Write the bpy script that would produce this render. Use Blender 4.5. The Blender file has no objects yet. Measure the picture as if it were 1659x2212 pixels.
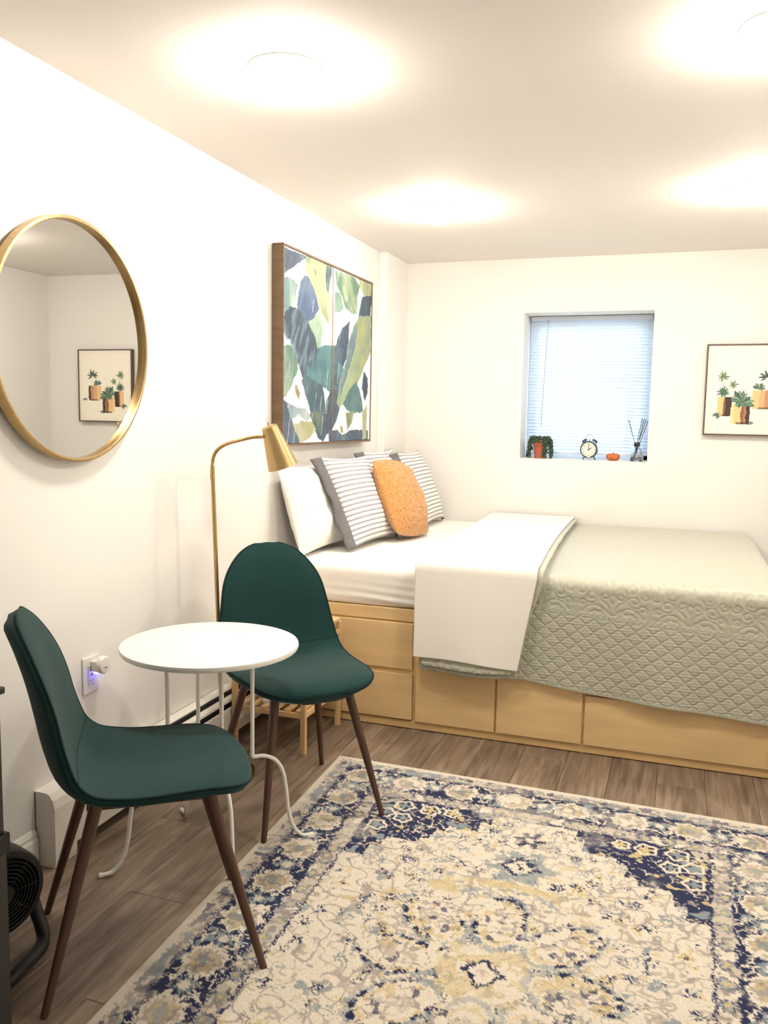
import bpy, bmesh, math, random
import numpy as np
from mathutils import Vector, Matrix

random.seed(7)
rng = np.random.default_rng(11)
scene = bpy.context.scene
C = scene.collection
PI = math.pi

# ------------------------------------------------------------------ camera, world, exposure
FPX = 1850.0
CAM_H = 1.41
camd = bpy.data.cameras.new('camera')
cam = bpy.data.objects.new('camera', camd)
C.objects.link(cam)
camd.sensor_fit = 'VERTICAL'
camd.sensor_height = 24.0
camd.lens = FPX / 2212.0 * 24.0
camd.clip_start = 0.02
_R = Vector((0.9449, 0.3270, 0.0179)).normalized()
_F = Vector((-0.3232, 0.9400, -0.1090)).normalized()
_U = _R.cross(_F).normalized()
_R = _F.cross(_U).normalized()
M = Matrix((_R, _U, -_F)).transposed().to_4x4()
M.translation = (0, 0, CAM_H)
cam.matrix_world = M
scene.camera = cam

world = bpy.data.worlds.new('overcast_sky')
scene.world = world
world.use_nodes = True
bg = world.node_tree.nodes['Background']
bg.inputs['Color'].default_value = (0.66, 0.83, 1.0, 1)
bg.inputs['Strength'].default_value = 4.2
LAMP_STRENGTH = 75.0
LAMP_COLOUR = (1.0, 0.918, 0.81)

scene.view_settings.view_transform = 'Standard'
scene.view_settings.look = 'None'
scene.view_settings.gamma = 1.0
scene.view_settings.exposure = 0.95
scene.view_settings.use_curve_mapping = False
scene.cycles.use_denoising = True
scene.cycles.use_adaptive_sampling = True
scene.cycles.adaptive_threshold = 0.03
scene.cycles.use_light_tree = False
scene.cycles.max_bounces = 7
scene.cycles.diffuse_bounces = 4
scene.cycles.glossy_bounces = 3
scene.cycles.transparent_max_bounces = 12
scene.cycles.sample_clamp_indirect = 8.0

# ------------------------------------------------------------------ helpers
def lin(c):
    return tuple((v / 255 / 12.92) if v / 255 <= 0.04045 else ((v / 255 + 0.055) / 1.055) ** 2.4 for v in c)

MATS = {}
def mat(name, rgb, rough=0.6, metal=0.0, spec=0.5, noise=None, bump=None, emit=None, estr=0.0,
        trans=0.0, sheen=0.0, coat=0.0, subsurf=None):
    """principled material; noise=(scale, amount, stretch_xyz) varies the colour, bump=(scale, strength, stretch)"""
    if name in MATS: return MATS[name]
    m = bpy.data.materials.new(name); m.use_nodes = True
    nt = m.node_tree; b = nt.nodes['Principled BSDF']
    col = lin(rgb)
    b.inputs['Base Color'].default_value = (*col, 1)
    b.inputs['Roughness'].default_value = rough
    b.inputs['Metallic'].default_value = metal
    b.inputs['Specular IOR Level'].default_value = spec
    if trans: b.inputs['Transmission Weight'].default_value = trans
    if sheen: b.inputs['Sheen Weight'].default_value = sheen
    if coat: b.inputs['Coat Weight'].default_value = coat
    if emit:
        b.inputs['Emission Color'].default_value = (*emit, 1); b.inputs['Emission Strength'].default_value = estr
    def coords(st):
        tc = nt.nodes.new('ShaderNodeTexCoord'); mp = nt.nodes.new('ShaderNodeMapping')
        nt.links.new(tc.outputs['Object'], mp.inputs['Vector']); mp.inputs['Scale'].default_value = st
        return mp.outputs['Vector']
    if noise:
        sc, am, st = noise
        n = nt.nodes.new('ShaderNodeTexNoise'); n.inputs['Scale'].default_value = sc; n.inputs['Detail'].default_value = 4
        nt.links.new(coords(st), n.inputs['Vector'])
        r = nt.nodes.new('ShaderNodeValToRGB')
        r.color_ramp.elements[0].position = 0.3; r.color_ramp.elements[1].position = 0.7
        r.color_ramp.elements[0].color = (*[c * (1 - am) for c in col], 1)
        r.color_ramp.elements[1].color = (*[min(1, c * (1 + am)) for c in col], 1)
        nt.links.new(n.outputs['Fac'], r.inputs['Fac']); nt.links.new(r.outputs['Color'], b.inputs['Base Color'])
    if bump:
        sc, stg, st = bump
        n2 = nt.nodes.new('ShaderNodeTexNoise'); n2.inputs['Scale'].default_value = sc; n2.inputs['Detail'].default_value = 3
        nt.links.new(coords(st), n2.inputs['Vector'])
        bp = nt.nodes.new('ShaderNodeBump'); bp.inputs['Strength'].default_value = stg; bp.inputs['Distance'].default_value = 0.01
        nt.links.new(n2.outputs['Fac'], bp.inputs['Height']); nt.links.new(bp.outputs['Normal'], b.inputs['Normal'])
    MATS[name] = m
    return m

def attr_mat(name, rough=0.7, spec=0.3, bump=None, sheen=0.0, fine=None):
    m = bpy.data.materials.new(name); m.use_nodes = True
    nt = m.node_tree; b = nt.nodes['Principled BSDF']
    a = nt.nodes.new('ShaderNodeAttribute'); a.attribute_name = 'Col'
    b.inputs['Roughness'].default_value = rough; b.inputs['Specular IOR Level'].default_value = spec
    if sheen: b.inputs['Sheen Weight'].default_value = sheen
    out = a.outputs['Color']
    tc = nt.nodes.new('ShaderNodeTexCoord')
    if fine:
        n = nt.nodes.new('ShaderNodeTexNoise'); n.inputs['Scale'].default_value = fine[0]; n.inputs['Detail'].default_value = 2
        nt.links.new(tc.outputs['Object'], n.inputs['Vector'])
        mr = nt.nodes.new('ShaderNodeMapRange'); mr.inputs['To Min'].default_value = 1 - fine[1]; mr.inputs['To Max'].default_value = 1 + fine[1]
        nt.links.new(n.outputs['Fac'], mr.inputs['Value'])
        vm = nt.nodes.new('ShaderNodeVectorMath'); vm.operation = 'MULTIPLY'
        nt.links.new(out, vm.inputs[0]); nt.links.new(mr.outputs['Result'], vm.inputs[1]); out = vm.outputs['Vector']
    nt.links.new(out, b.inputs['Base Color'])
    if bump:
        n2 = nt.nodes.new('ShaderNodeTexNoise'); n2.inputs['Scale'].default_value = bump[0]
        nt.links.new(tc.outputs['Object'], n2.inputs['Vector'])
        bp = nt.nodes.new('ShaderNodeBump'); bp.inputs['Strength'].default_value = bump[1]; bp.inputs['Distance'].default_value = 0.004
        nt.links.new(n2.outputs['Fac'], bp.inputs['Height']); nt.links.new(bp.outputs['Normal'], b.inputs['Normal'])
    return m

def link(name, me, m=None, parent=None, loc=None, rot=None):
    o = bpy.data.objects.new(name, me); C.objects.link(o)
    if m is not None and me is not None: me.materials.append(m)
    if parent is not None: o.parent = parent
    if loc is not None: o.location = loc
    if rot is not None: o.rotation_euler = rot
    return o

def tag(o, label=None, cat=None, group=None, kind=None):
    if label: o['label'] = label
    if cat: o['category'] = cat
    if group: o['group'] = group
    if kind: o['kind'] = kind
    return o

def thing(name, label, cat, loc=(0, 0, 0), rotz=0.0, group=None, kind=None):
    o = bpy.data.objects.new(name, None); C.objects.link(o)
    o.empty_display_size = 0.1
    o.location = loc; o.rotation_euler = (0, 0, rotz)
    return tag(o, label, cat, group, kind)

def from_bm(name, bm, m, parent=None, smooth=False, loc=None, rot=None):
    me = bpy.data.meshes.new(name); bmesh.ops.recalc_face_normals(bm, faces=bm.faces)
    bm.to_mesh(me); bm.free()
    if smooth: me.shade_smooth()
    return link(name, me, m, parent, loc, rot)

def add_box(bm, x0, x1, y0, y1, z0, z1, bev=0.0, seg=2):
    g = bmesh.ops.create_cube(bm, size=1.0)
    vs = g['verts']
    bmesh.ops.scale(bm, vec=(x1 - x0, y1 - y0, z1 - z0), verts=vs)
    bmesh.ops.translate(bm, vec=((x0 + x1) / 2, (y0 + y1) / 2, (z0 + z1) / 2), verts=vs)
    if bev > 0:
        es = list({e for v in vs for e in v.link_edges})
        bmesh.ops.bevel(bm, geom=es, offset=bev, segments=seg, affect='EDGES', profile=0.5)

def box(name, x0, x1, y0, y1, z0, z1, m, parent=None, bev=0.0, seg=2, loc=None, rot=None):
    bm = bmesh.new(); add_box(bm, x0, x1, y0, y1, z0, z1, bev, seg)
    return from_bm(name, bm, m, parent, False, loc, rot)

def mesh_py(name, V, Fc, m, parent=None, smooth=False, loc=None, rot=None):
    me = bpy.data.meshes.new(name); me.from_pydata([tuple(map(float, v)) for v in V], [], Fc); me.update()
    if smooth: me.shade_smooth()
    return link(name, me, m, parent, loc, rot)

def lathe(name, prof, m, parent=None, n=40, loc=None, rot=None, closed=False, smooth=True, scale_fn=None):
    V = []; Fc = []
    for r, z in prof:
        for i in range(n):
            a = 2 * PI * i / n
            k = scale_fn(a, r, z) if scale_fn else 1.0
            V.append((r * k * math.cos(a), r * k * math.sin(a), z))
    k = len(prof)
    for j in range(k - 1 + (1 if closed else 0)):
        j2 = (j + 1) % k
        for i in range(n):
            Fc.append((j * n + i, j * n + (i + 1) % n, j2 * n + (i + 1) % n, j2 * n + i))
    if not closed:
        if prof[0][0] > 1e-5: Fc.append(tuple(range(n - 1, -1, -1)))
        if prof[-1][0] > 1e-5: Fc.append(tuple((k - 1) * n + i for i in range(n)))
    o = mesh_py(name, V, Fc, m, parent, False, loc, rot)
    bm = bmesh.new(); bm.from_mesh(o.data)
    bmesh.ops.remove_doubles(bm, verts=bm.verts, dist=1e-5)
    bmesh.ops.recalc_face_normals(bm, faces=bm.faces)
    bm.to_mesh(o.data); bm.free()
    if smooth:
        o.data.shade_smooth(); sharp(o.data)
    return o

def sharp(me, ang=40):
    try: me.set_sharp_from_angle(angle=math.radians(ang))
    except Exception: pass

def tube_geo(path, rad, n=10, closed=False):
    P = [Vector(p) for p in path]; k = len(P)
    rads = rad if hasattr(rad, '__len__') else [rad] * k
    T = []
    for i in range(k):
        a = P[(i - 1) % k] if (closed or i > 0) else P[i]
        b = P[(i + 1) % k] if (closed or i < k - 1) else P[i]
        T.append((b - a).normalized())
    up = Vector((0, 0, 1))
    if abs(T[0].dot(up)) > 0.9: up = Vector((1, 0, 0))
    N = (up - T[0] * up.dot(T[0])).normalized()
    V = []; Fc = []
    for i in range(k):
        N = (N - T[i] * N.dot(T[i])).normalized()
        Bn = T[i].cross(N)
        for j in range(n):
            a = 2 * PI * j / n
            V.append(P[i] + (N * math.cos(a) + Bn * math.sin(a)) * rads[i])
    for i in range(k - 1 + (1 if closed else 0)):
        i2 = (i + 1) % k
        for j in range(n):
            Fc.append((i * n + j, i * n + (j + 1) % n, i2 * n + (j + 1) % n, i2 * n + j))
    if not closed:
        Fc.append(tuple(range(n - 1, -1, -1))); Fc.append(tuple((k - 1) * n + j for j in range(n)))
    return V, Fc

def tube(name, path, rad, m, parent=None, n=10, closed=False, loc=None, rot=None):
    V, Fc = tube_geo(path, rad, n, closed)
    o = mesh_py(name, V, Fc, m, parent, True, loc, rot)
    sharp(o.data, 50)
    return o

def bez(pts, n=12):
    """catmull-rom through points"""
    P = [np.array(p, float) for p in pts]
    P = [2 * P[0] - P[1]] + P + [2 * P[-1] - P[-2]]
    out = []
    for i in range(1, len(P) - 2):
        for j in range(n):
            t = j / n
            a, b, c, d = P[i - 1], P[i], P[i + 1], P[i + 2]
            out.append(0.5 * ((2 * b) + (-a + c) * t + (2 * a - 5 * b + 4 * c - d) * t ** 2 + (-a + 3 * b - 3 * c + d) * t ** 3))
    out.append(P[-2])
    return out

def grid_mesh(name, P, m, parent=None, col=None, uv=None, smooth=True, wrap=False, loc=None, rot=None):
    """P: (n, k, 3) array -> quad grid, optional per-vertex colour (linear) and uv"""
    n, k = P.shape[:2]
    idx = np.arange(n * k).reshape(n, k)
    if wrap: idx = np.concatenate([idx, idx[:, :1]], 1)
    q = np.stack([idx[:-1, :-1], idx[:-1, 1:], idx[1:, 1:], idx[1:, :-1]], -1).reshape(-1, 4)
    me = bpy.data.meshes.new(name)
    me.vertices.add(n * k); me.vertices.foreach_set('co', P.reshape(-1).astype(np.float32))
    me.loops.add(q.size); me.loops.foreach_set('vertex_index', q.reshape(-1).astype(np.int32))
    me.polygons.add(len(q))
    me.polygons.foreach_set('loop_start', np.arange(0, q.size, 4, dtype=np.int32))
    me.polygons.foreach_set('loop_total', np.full(len(q), 4, np.int32))
    if col is not None:
        ca = me.color_attributes.new('Col', 'FLOAT_COLOR', 'POINT')
        c4 = np.ones((n * k, 4), np.float32); c4[:, :3] = col.reshape(-1, 3)
        ca.data.foreach_set('color', c4.reshape(-1))
    if uv is not None:
        ul = me.uv_layers.new(name='UVMap')
        ul.data.foreach_set('uv', uv.reshape(-1, 2)[q.reshape(-1)].astype(np.float32).reshape(-1))
    me.update(calc_edges=True); me.validate()
    if smooth: me.shade_smooth()
    return link(name, me, m, parent, loc, rot)

def normals(P):
    du = np.gradient(P, axis=0); dv = np.gradient(P, axis=1)
    N = np.cross(du, dv); return N / (np.linalg.norm(N, axis=-1, keepdims=True) + 1e-12)

_TAB = rng.random((256, 256))
def vnoise(x, y):
    xi = np.floor(x).astype(int); yi = np.floor(y).astype(int); fx = x - xi; fy = y - yi
    fx = fx * fx * (3 - 2 * fx); fy = fy * fy * (3 - 2 * fy)
    t = lambda a, b: _TAB[a % 256, b % 256]
    return (t(xi, yi) * (1 - fx) + t(xi + 1, yi) * fx) * (1 - fy) + (t(xi, yi + 1) * (1 - fx) + t(xi + 1, yi + 1) * fx) * fy
def fbm(x, y, o=4):
    s = 0; a = 0.5
    for k in range(o):
        s = s + a * vnoise(x * 2 ** k + 17.3 * k, y * 2 ** k + 5.1 * k); a *= 0.5
    return s / (1 - 0.5 ** o)
def sstep(a, b, x):
    t = np.clip((x - a) / (b - a), 0, 1); return t * t * (3 - 2 * t)

def copy_tree(o, parent=None, top=True):
    c = o.copy(); C.objects.link(c)
    if parent is not None: c.parent = parent
    for ch in list(o.children): copy_tree(ch, c)
    return c

# ------------------------------------------------------------------ room dimensions
XL = -1.84; XR = 0.87; YB = 5.61; YF = -0.75; ZC = 2.44
WX0, WX1, WZ0, WZ1 = -0.995, -0.194, 1.165, 2.10      # window opening
WD = 0.30                                             # wall thickness

M_wall = mat('white_wall_paint', (238, 236, 232), 0.75, spec=0.2, bump=(90, 0.02, (1, 1, 1)))
M_ceil = mat('white_ceiling_paint', (236, 231, 226), 0.8, spec=0.2)
M_trim = mat('white_gloss_trim', (236, 234, 228), 0.35)

def struct(o): o['kind'] = 'structure'; return o

# floor: slab and planks
M_slab = mat('dark_underlay', (60, 52, 46), 0.9)
M_plank = bpy.data.materials.new('grey_brown_vinyl_plank'); M_plank.use_nodes = True
nt = M_plank.node_tree; b = nt.nodes['Principled BSDF']
tc = nt.nodes.new('ShaderNodeTexCoord'); oi = nt.nodes.new('ShaderNodeObjectInfo')
vs = nt.nodes.new('ShaderNodeVectorMath'); vs.operation = 'MULTIPLY_ADD'
nt.links.new(oi.outputs['Random'], vs.inputs[0]); vs.inputs[1].default_value = (13, 31, 7)
nt.links.new(tc.outputs['Object'], vs.inputs[2])
mp = nt.nodes.new('ShaderNodeMapping'); mp.inputs['Scale'].default_value = (26, 1.6, 1); nt.links.new(vs.outputs['Vector'], mp.inputs['Vector'])
n1 = nt.nodes.new('ShaderNodeTexNoise'); n1.inputs['Scale'].default_value = 1.6; n1.inputs['Detail'].default_value = 7; n1.inputs['Distortion'].default_value = 0.9
nt.links.new(mp.outputs['Vector'], n1.inputs['Vector'])
mp2 = nt.nodes.new('ShaderNodeMapping'); mp2.inputs['Scale'].default_value = (7, 1.3, 1); nt.links.new(vs.outputs['Vector'], mp2.inputs['Vector'])
n2 = nt.nodes.new('ShaderNodeTexNoise'); n2.inputs['Scale'].default_value = 1.2; n2.inputs['Detail'].default_value = 4; n2.inputs['Distortion'].default_value = 2.2
nt.links.new(mp2.outputs['Vector'], n2.inputs['Vector'])
mx = nt.nodes.new('ShaderNodeMath'); mx.operation = 'MULTIPLY_ADD'; mx.inputs[1].default_value = 0.55
nt.links.new(n1.outputs['Fac'], mx.inputs[0])
mx2 = nt.nodes.new('ShaderNodeMath'); mx2.operation = 'MULTIPLY'; mx2.inputs[1].default_value = 0.45
nt.links.new(n2.outputs['Fac'], mx2.inputs[0]); nt.links.new(mx2.outputs[0], mx.inputs[2])
rp = nt.nodes.new('ShaderNodeValToRGB')
rp.color_ramp.elements[0].position = 0.33; rp.color_ramp.elements[0].color = (*lin((95, 79, 65)), 1)
rp.color_ramp.elements[1].position = 0.68; rp.color_ramp.elements[1].color = (*lin((160, 142, 124)), 1)
e = rp.color_ramp.elements.new(0.5); e.color = (*lin((129, 111, 94)), 1)
nt.links.new(mx.outputs[0], rp.inputs['Fac'])
hs = nt.nodes.new('ShaderNodeHueSaturation')
mr = nt.nodes.new('ShaderNodeMapRange'); mr.inputs['To Min'].default_value = 0.88; mr.inputs['To Max'].default_value = 1.1
nt.links.new(oi.outputs['Random'], mr.inputs['Value']); nt.links.new(mr.outputs['Result'], hs.inputs['Value'])
nt.links.new(rp.outputs['Color'], hs.inputs['Color']); nt.links.new(hs.outputs['Color'], b.inputs['Base Color'])
b.inputs['Roughness'].default_value = 0.45
bp = nt.nodes.new('ShaderNodeBump'); bp.inputs['Strength'].default_value = 0.12; bp.inputs['Distance'].default_value = 0.003
nt.links.new(n1.outputs['Fac'], bp.inputs['Height']); nt.links.new(bp.outputs['Normal'], b.inputs['Normal'])

floor = struct(box('floor', XL - 0.1, XR + 0.1, YF - 0.1, YB + 0.1, -0.10, -0.006, M_slab))
PW, PL = 0.182, 1.22
def plank_mesh(w, l):
    bm = bmesh.new(); add_box(bm, 0, w - 0.0012, 0, l - 0.0012, -0.006, 0.0, 0.0010, 1)
    me = bpy.data.meshes.new('plank'); bmesh.ops.recalc_face_normals(bm, faces=bm.faces); bm.to_mesh(me); bm.free()
    me.materials.append(M_plank); return me
full = plank_mesh(PW, PL)
x = XL; row = 0
while x < XR - 1e-4:
    w = min(PW, XR - x)
    y = YF - (row * 0.437) % PL
    while y < YB - 1e-4:
        y0 = max(y, YF); y1 = min(y + PL, YB)
        if y1 - y0 > 0.02:
            me = full if (w == PW and abs(y1 - y0 - PL) < 1e-6) else plank_mesh(w, y1 - y0)
            o = bpy.data.objects.new('plank', me); C.objects.link(o); o.parent = floor; o.location = (x, y0, 0)
        y += PL
    x += PW; row += 1

struct(box('ceiling', XL - 0.1, XR + 0.1, YF - 0.1, YB + 0.1, ZC, ZC + 0.1, M_ceil))
struct(box('wall_left', XL - 0.1, XL, YF, YB, 0, ZC, M_wall))
struct(box('wall_right', XR, XR + 0.1, YF, YB, 0, ZC, M_wall))
struct(box('wall_front', XL - 0.1, XR + 0.1, YF - 0.1, YF, 0, ZC, M_wall))
bm = bmesh.new()
for a in ((XL - 0.1, WX0, 0, ZC), (WX1, XR + 0.1, 0, ZC), (WX0, WX1, 0, WZ0), (WX0, WX1, WZ1, ZC)):
    add_box(bm, a[0], a[1], YB, YB + WD, a[2], a[3])
struct(from_bm('wall_back', bm, M_wall))
struct(box('wall_corner', XL, -1.785, 5.17, YB, 0, ZC, M_wall, bev=0.004))

def baseboard(name, y0, y1):
    prof = [(0, 0), (0.016, 0), (0.016, 0.085), (0.011, 0.095), (0.011, 0.104), (0.006, 0.115), (0, 0.12)]
    V = [(XL + a, y0, z) for a, z in prof] + [(XL + a, y1, z) for a, z in prof]
    k = len(prof)
    Fc = [(i, (i + 1) % k, k + (i + 1) % k, k + i) for i in range(k)] + [tuple(range(k - 1, -1, -1)), tuple(range(k, 2 * k))]
    return struct(mesh_py(name, V, Fc, M_trim))
baseboard('baseboard_left', YF, 2.055)

# ------------------------------------------------------------------ ceiling lights
M_lens = mat('lit_lamp_lens', (255, 250, 240), 0.5, emit=LAMP_COLOUR, estr=LAMP_STRENGTH)
M_ring = mat('white_lamp_ring', (240, 240, 238), 0.4)
def ceiling_light(x, y, label):
    t = thing('ceiling_light', label, 'ceiling light', (x, y, ZC), group='round ceiling lights')
    lathe('ring', [(0.085, 0), (0.112, 0), (0.112, -0.006), (0.106, -0.009), (0.085, -0.009)], M_ring, t, n=36, closed=True)
    lathe('lens', [(0.100, -0.004), (0.104, -0.030), (0.096, -0.052), (0.070, -0.066), (0.035, -0.072), (0.0, -0.073)], M_lens, t, n=20)
for x, y, lb in ((-1.17, 2.43, 'lit round ceiling light above the white side table'),
                 (-1.19, 4.18, 'lit round ceiling light above the pillows at the head of the bed'),
                 (0.20, 2.55, 'lit round ceiling light above the patterned rug, out on the right'),
                 (0.25, 4.17, 'lit round ceiling light above the foot of the bed')):
    ceiling_light(x, y, lb)

# ------------------------------------------------------------------ window, blind and outdoors
M_vinyl = mat('white_vinyl_frame', (226, 232, 240), 0.35)
M_glass = bpy.data.materials.new('clear_window_glass'); M_glass.use_nodes = True
nt = M_glass.node_tree; nt.nodes.clear()
o_ = nt.nodes.new('ShaderNodeOutputMaterial'); tr = nt.nodes.new('ShaderNodeBsdfTransparent'); gl = nt.nodes.new('ShaderNodeBsdfGlossy')
gl.inputs['Roughness'].default_value = 0.02; mxs = nt.nodes.new('ShaderNodeMixShader'); mxs.inputs[0].default_value = 0.06
nt.links.new(tr.outputs[0], mxs.inputs[1]); nt.links.new(gl.outputs[0], mxs.inputs[2]); nt.links.new(mxs.outputs[0], o_.inputs[0])

wy = YB + 0.245
win = tag(thing('window_1', 'white framed basement window set deep in the back wall', None, (0, 0, 0)), kind='structure')
fw = 0.035
bm = bmesh.new()
for a in ((WX0, WX1, WZ0, WZ0 + fw), (WX0, WX1, WZ1 - fw, WZ1), (WX0, WX0 + fw, WZ0, WZ1), (WX1 - fw, WX1, WZ0, WZ1)):
    add_box(bm, a[0], a[1], wy, wy + 0.05, a[2], a[3], 0.003, 1)
from_bm('window_frame', bm, M_vinyl, win)
bm = bmesh.new()
for a in ((WX0 + fw, WX1 - fw, WZ0 + fw, WZ0 + fw + 0.026), (WX0 + fw, WX1 - fw, WZ1 - fw - 0.026, WZ1 - fw), (WX0 + fw, WX0 + fw + 0.026, WZ0 + fw, WZ1 - fw), (WX1 - fw - 0.026, WX1 - fw, WZ0 + fw, WZ1 - fw)):
    add_box(bm, a[0], a[1], wy + 0.008, wy + 0.032, a[2], a[3], 0.002, 1)
from_bm('sash', bm, M_vinyl, win)
box('pane', WX0 + fw + 0.02, WX1 - fw - 0.02, wy + 0.018, wy + 0.022, WZ0 + fw + 0.02, WZ1 - fw - 0.02, M_glass, win)

M_slat = bpy.data.materials.new('white_translucent_slat'); M_slat.use_nodes = True
nt = M_slat.node_tree; nt.nodes.clear()
o_ = nt.nodes.new('ShaderNodeOutputMaterial'); df = nt.nodes.new('ShaderNodeBsdfDiffuse'); tl = nt.nodes.new('ShaderNodeBsdfTranslucent')
df.inputs['Color'].default_value = (0.86, 0.89, 0.93, 1); tl.inputs['Color'].default_value = (0.80, 0.88, 0.96, 1)
mxs = nt.nodes.new('ShaderNodeMixShader'); mxs.inputs[0].default_value = 0.5
nt.links.new(df.outputs[0], mxs.inputs[1]); nt.links.new(tl.outputs[0], mxs.inputs[2]); nt.links.new(mxs.outputs[0], o_.inputs[0])
M_cord = mat('white_cord', (225, 228, 235), 0.6)
M_wand = mat('clear_grey_wand', (176, 180, 206), 0.2)

by = YB + 0.205
blind = thing('venetian_blind', 'white venetian blind with thin tilted slats hanging in the window', 'window blind', (0, by, 0))
bx0, bx1 = WX0 + 0.012, WX1 - 0.010
bm = bmesh.new(); add_box(bm, bx0, bx1, -0.018, 0.018, WZ1 - 0.034, WZ1 - 0.003, 0.003, 1)
from_bm('headrail', bm, mat('blind_headrail', (206, 212, 226), 0.4), blind)
# slat: curved strip 25 mm wide
npts = 5; sw = 0.0245; V = []; Fc = []
for ix in (0, 1):
    for j in range(npts):
        u = (j / (npts - 1) - 0.5)
        V.append((bx0 + (bx1 - bx0) * ix, u * sw, 0.0022 * (1 - 4 * u * u)))
for ix in (0, 1):
    for j in range(npts):
        u = (j / (npts - 1) - 0.5)
        V.append((bx0 + (bx1 - bx0) * ix, u * sw, 0.0022 * (1 - 4 * u * u) - 0.0004))
for j in range(npts - 1):
    Fc.append((j, j + 1, npts + j + 1, npts + j)); k = 2 * npts
    Fc.append((k + j, k + npts + j, k + npts + j + 1, k + j + 1))
sm = bpy.data.meshes.new('slat'); sm.from_pydata(V, [], Fc); sm.update(); sm.shade_smooth(); sm.materials.append(M_slat)
zt = WZ1 - 0.05; zb_ = WZ0 + 0.052; NS = 40
for i in range(NS):
    o = bpy.data.objects.new('slat', sm); C.objects.link(o); o.parent = blind
    o.location = (0, 0, zt + (zb_ - zt) * i / (NS - 1)); o.rotation_euler = (math.radians(-52 + random.uniform(-1.5, 1.5)), 0, 0)
box('bottom_rail', bx0, bx1, -0.012, 0.012, WZ0 + 0.030, WZ0 + 0.042, M_vinyl, blind, bev=0.003)
for xx in (bx0 + 0.045, (bx0 + bx1) / 2 - 0.07, bx1 - 0.025):
    for dy in (-0.0125, 0.0125):
        tube('ladder_cord', [(xx, dy, WZ1 - 0.03), (xx, dy, WZ0 + 0.036)], 0.0010, M_cord, blind, n=5)
wd = tube('tilt_wand', [(bx0 + 0.115, -0.027, WZ1 - 0.05), (bx0 + 0.092, -0.030, WZ0 + 0.21)], 0.0032, M_wand, blind, n=6)
tube('hook', [(bx0 + 0.115, -0.018, WZ1 - 0.030), (bx0 + 0.115, -0.027, WZ1 - 0.038), (bx0 + 0.115, -0.027, WZ1 - 0.052)], 0.0022, mat('hook_grey', (80, 84, 96), 0.4), wd, n=6)

M_soil = mat('outdoor_ground', (120, 118, 108), 0.9, noise=(6, 0.2, (1, 1, 1)))
struct(box('ground', -6, 6, YB + WD, 16, 0.95, 1.05, M_soil))
# shrub outside, seen only through the slats
M_leafout = mat('shrub_leaf', (64, 86, 92), 0.6, noise=(3, 0.3, (1, 1, 1)))
shrub = thing('shrub', 'dark leafy shrub outside, glimpsed through the upper right slats of the blind', 'shrub', (-0.43, 7.3, 1.05))
tube('stem', bez([(0, 0, 0), (0.03, 0.02, 0.6), (-0.02, 0, 1.0)], 6), 0.03, mat('shrub_bark', (80, 68, 58), 0.8), shrub, n=8)
V = []; Fc = []
for i in range(1800):
    p = np.array([random.gauss(0, 0.15), random.gauss(0, 0.2), 0.98 + random.gauss(0, 0.13)])
    a = np.array([random.gauss(0, 1) for _ in range(3)]); a /= np.linalg.norm(a)
    b2 = np.cross(a, [random.gauss(0, 1) for _ in range(3)]); b2 /= np.linalg.norm(b2)
    l, w = random.uniform(.05, .09), random.uniform(.02, .035); k = len(V)
    V += [p - a * l, p + b2 * w, p + a * l, p - b2 * w]; Fc.append((k, k + 1, k + 2, k + 3))
tag(mesh_py('foliage', V, Fc, M_leafout, shrub), kind='stuff')

# ------------------------------------------------------------------ things on the window sill
SY = YB + 0.065; SZ = WZ0
M_terra = mat('terracotta', (170, 96, 70), 0.7, noise=(18, 0.12, (1, 1, 1)))
M_plant = mat('dusty_green_bead_leaf', (62, 84, 66), 0.55, noise=(40, 0.25, (1, 1, 1)))
M_dirt = mat('potting_soil', (58, 44, 36), 0.95)
pot = thing('potted_plant', 'terracotta pot with a trailing beaded succulent on the window sill', 'plant', (-0.872, SY, SZ))
lathe('pot', [(0.0, 0.0), (0.036, 0.0), (0.046, 0.088), (0.053, 0.089), (0.056, 0.122), (0.050, 0.122), (0.047, 0.108), (0.0, 0.106)], M_terra, pot, n=32)
lathe('soil', [(0.0, 0.108), (0.047, 0.108), (0.0, 0.114)], M_dirt, pot, n=20)
bead = bmesh.new(); bmesh.ops.create_icosphere(bead, subdivisions=1, radius=0.0052)
bmesh.ops.scale(bead, vec=(1, 0.75, 1.35), verts=bead.verts)
bvs = np.array([v.co[:] for v in bead.verts]); bfs = [tuple(v.index for v in f.verts) for f in bead.faces]; bead.free()
STR = [(180, .10), (168, .115), (192, .08), (205, .05), (150, .06), (0, .11), (-12, .115), (12, .09), (-25, .10), (28, .05), (-48, .085), (-58, .11), (-66, .10),
       (-110, .012), (-130, .012), (-150, .02), (45, .03), (75, .02), (100, .02), (125, .03), (-95, .012), (-30, .03), (60, .02)]
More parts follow.
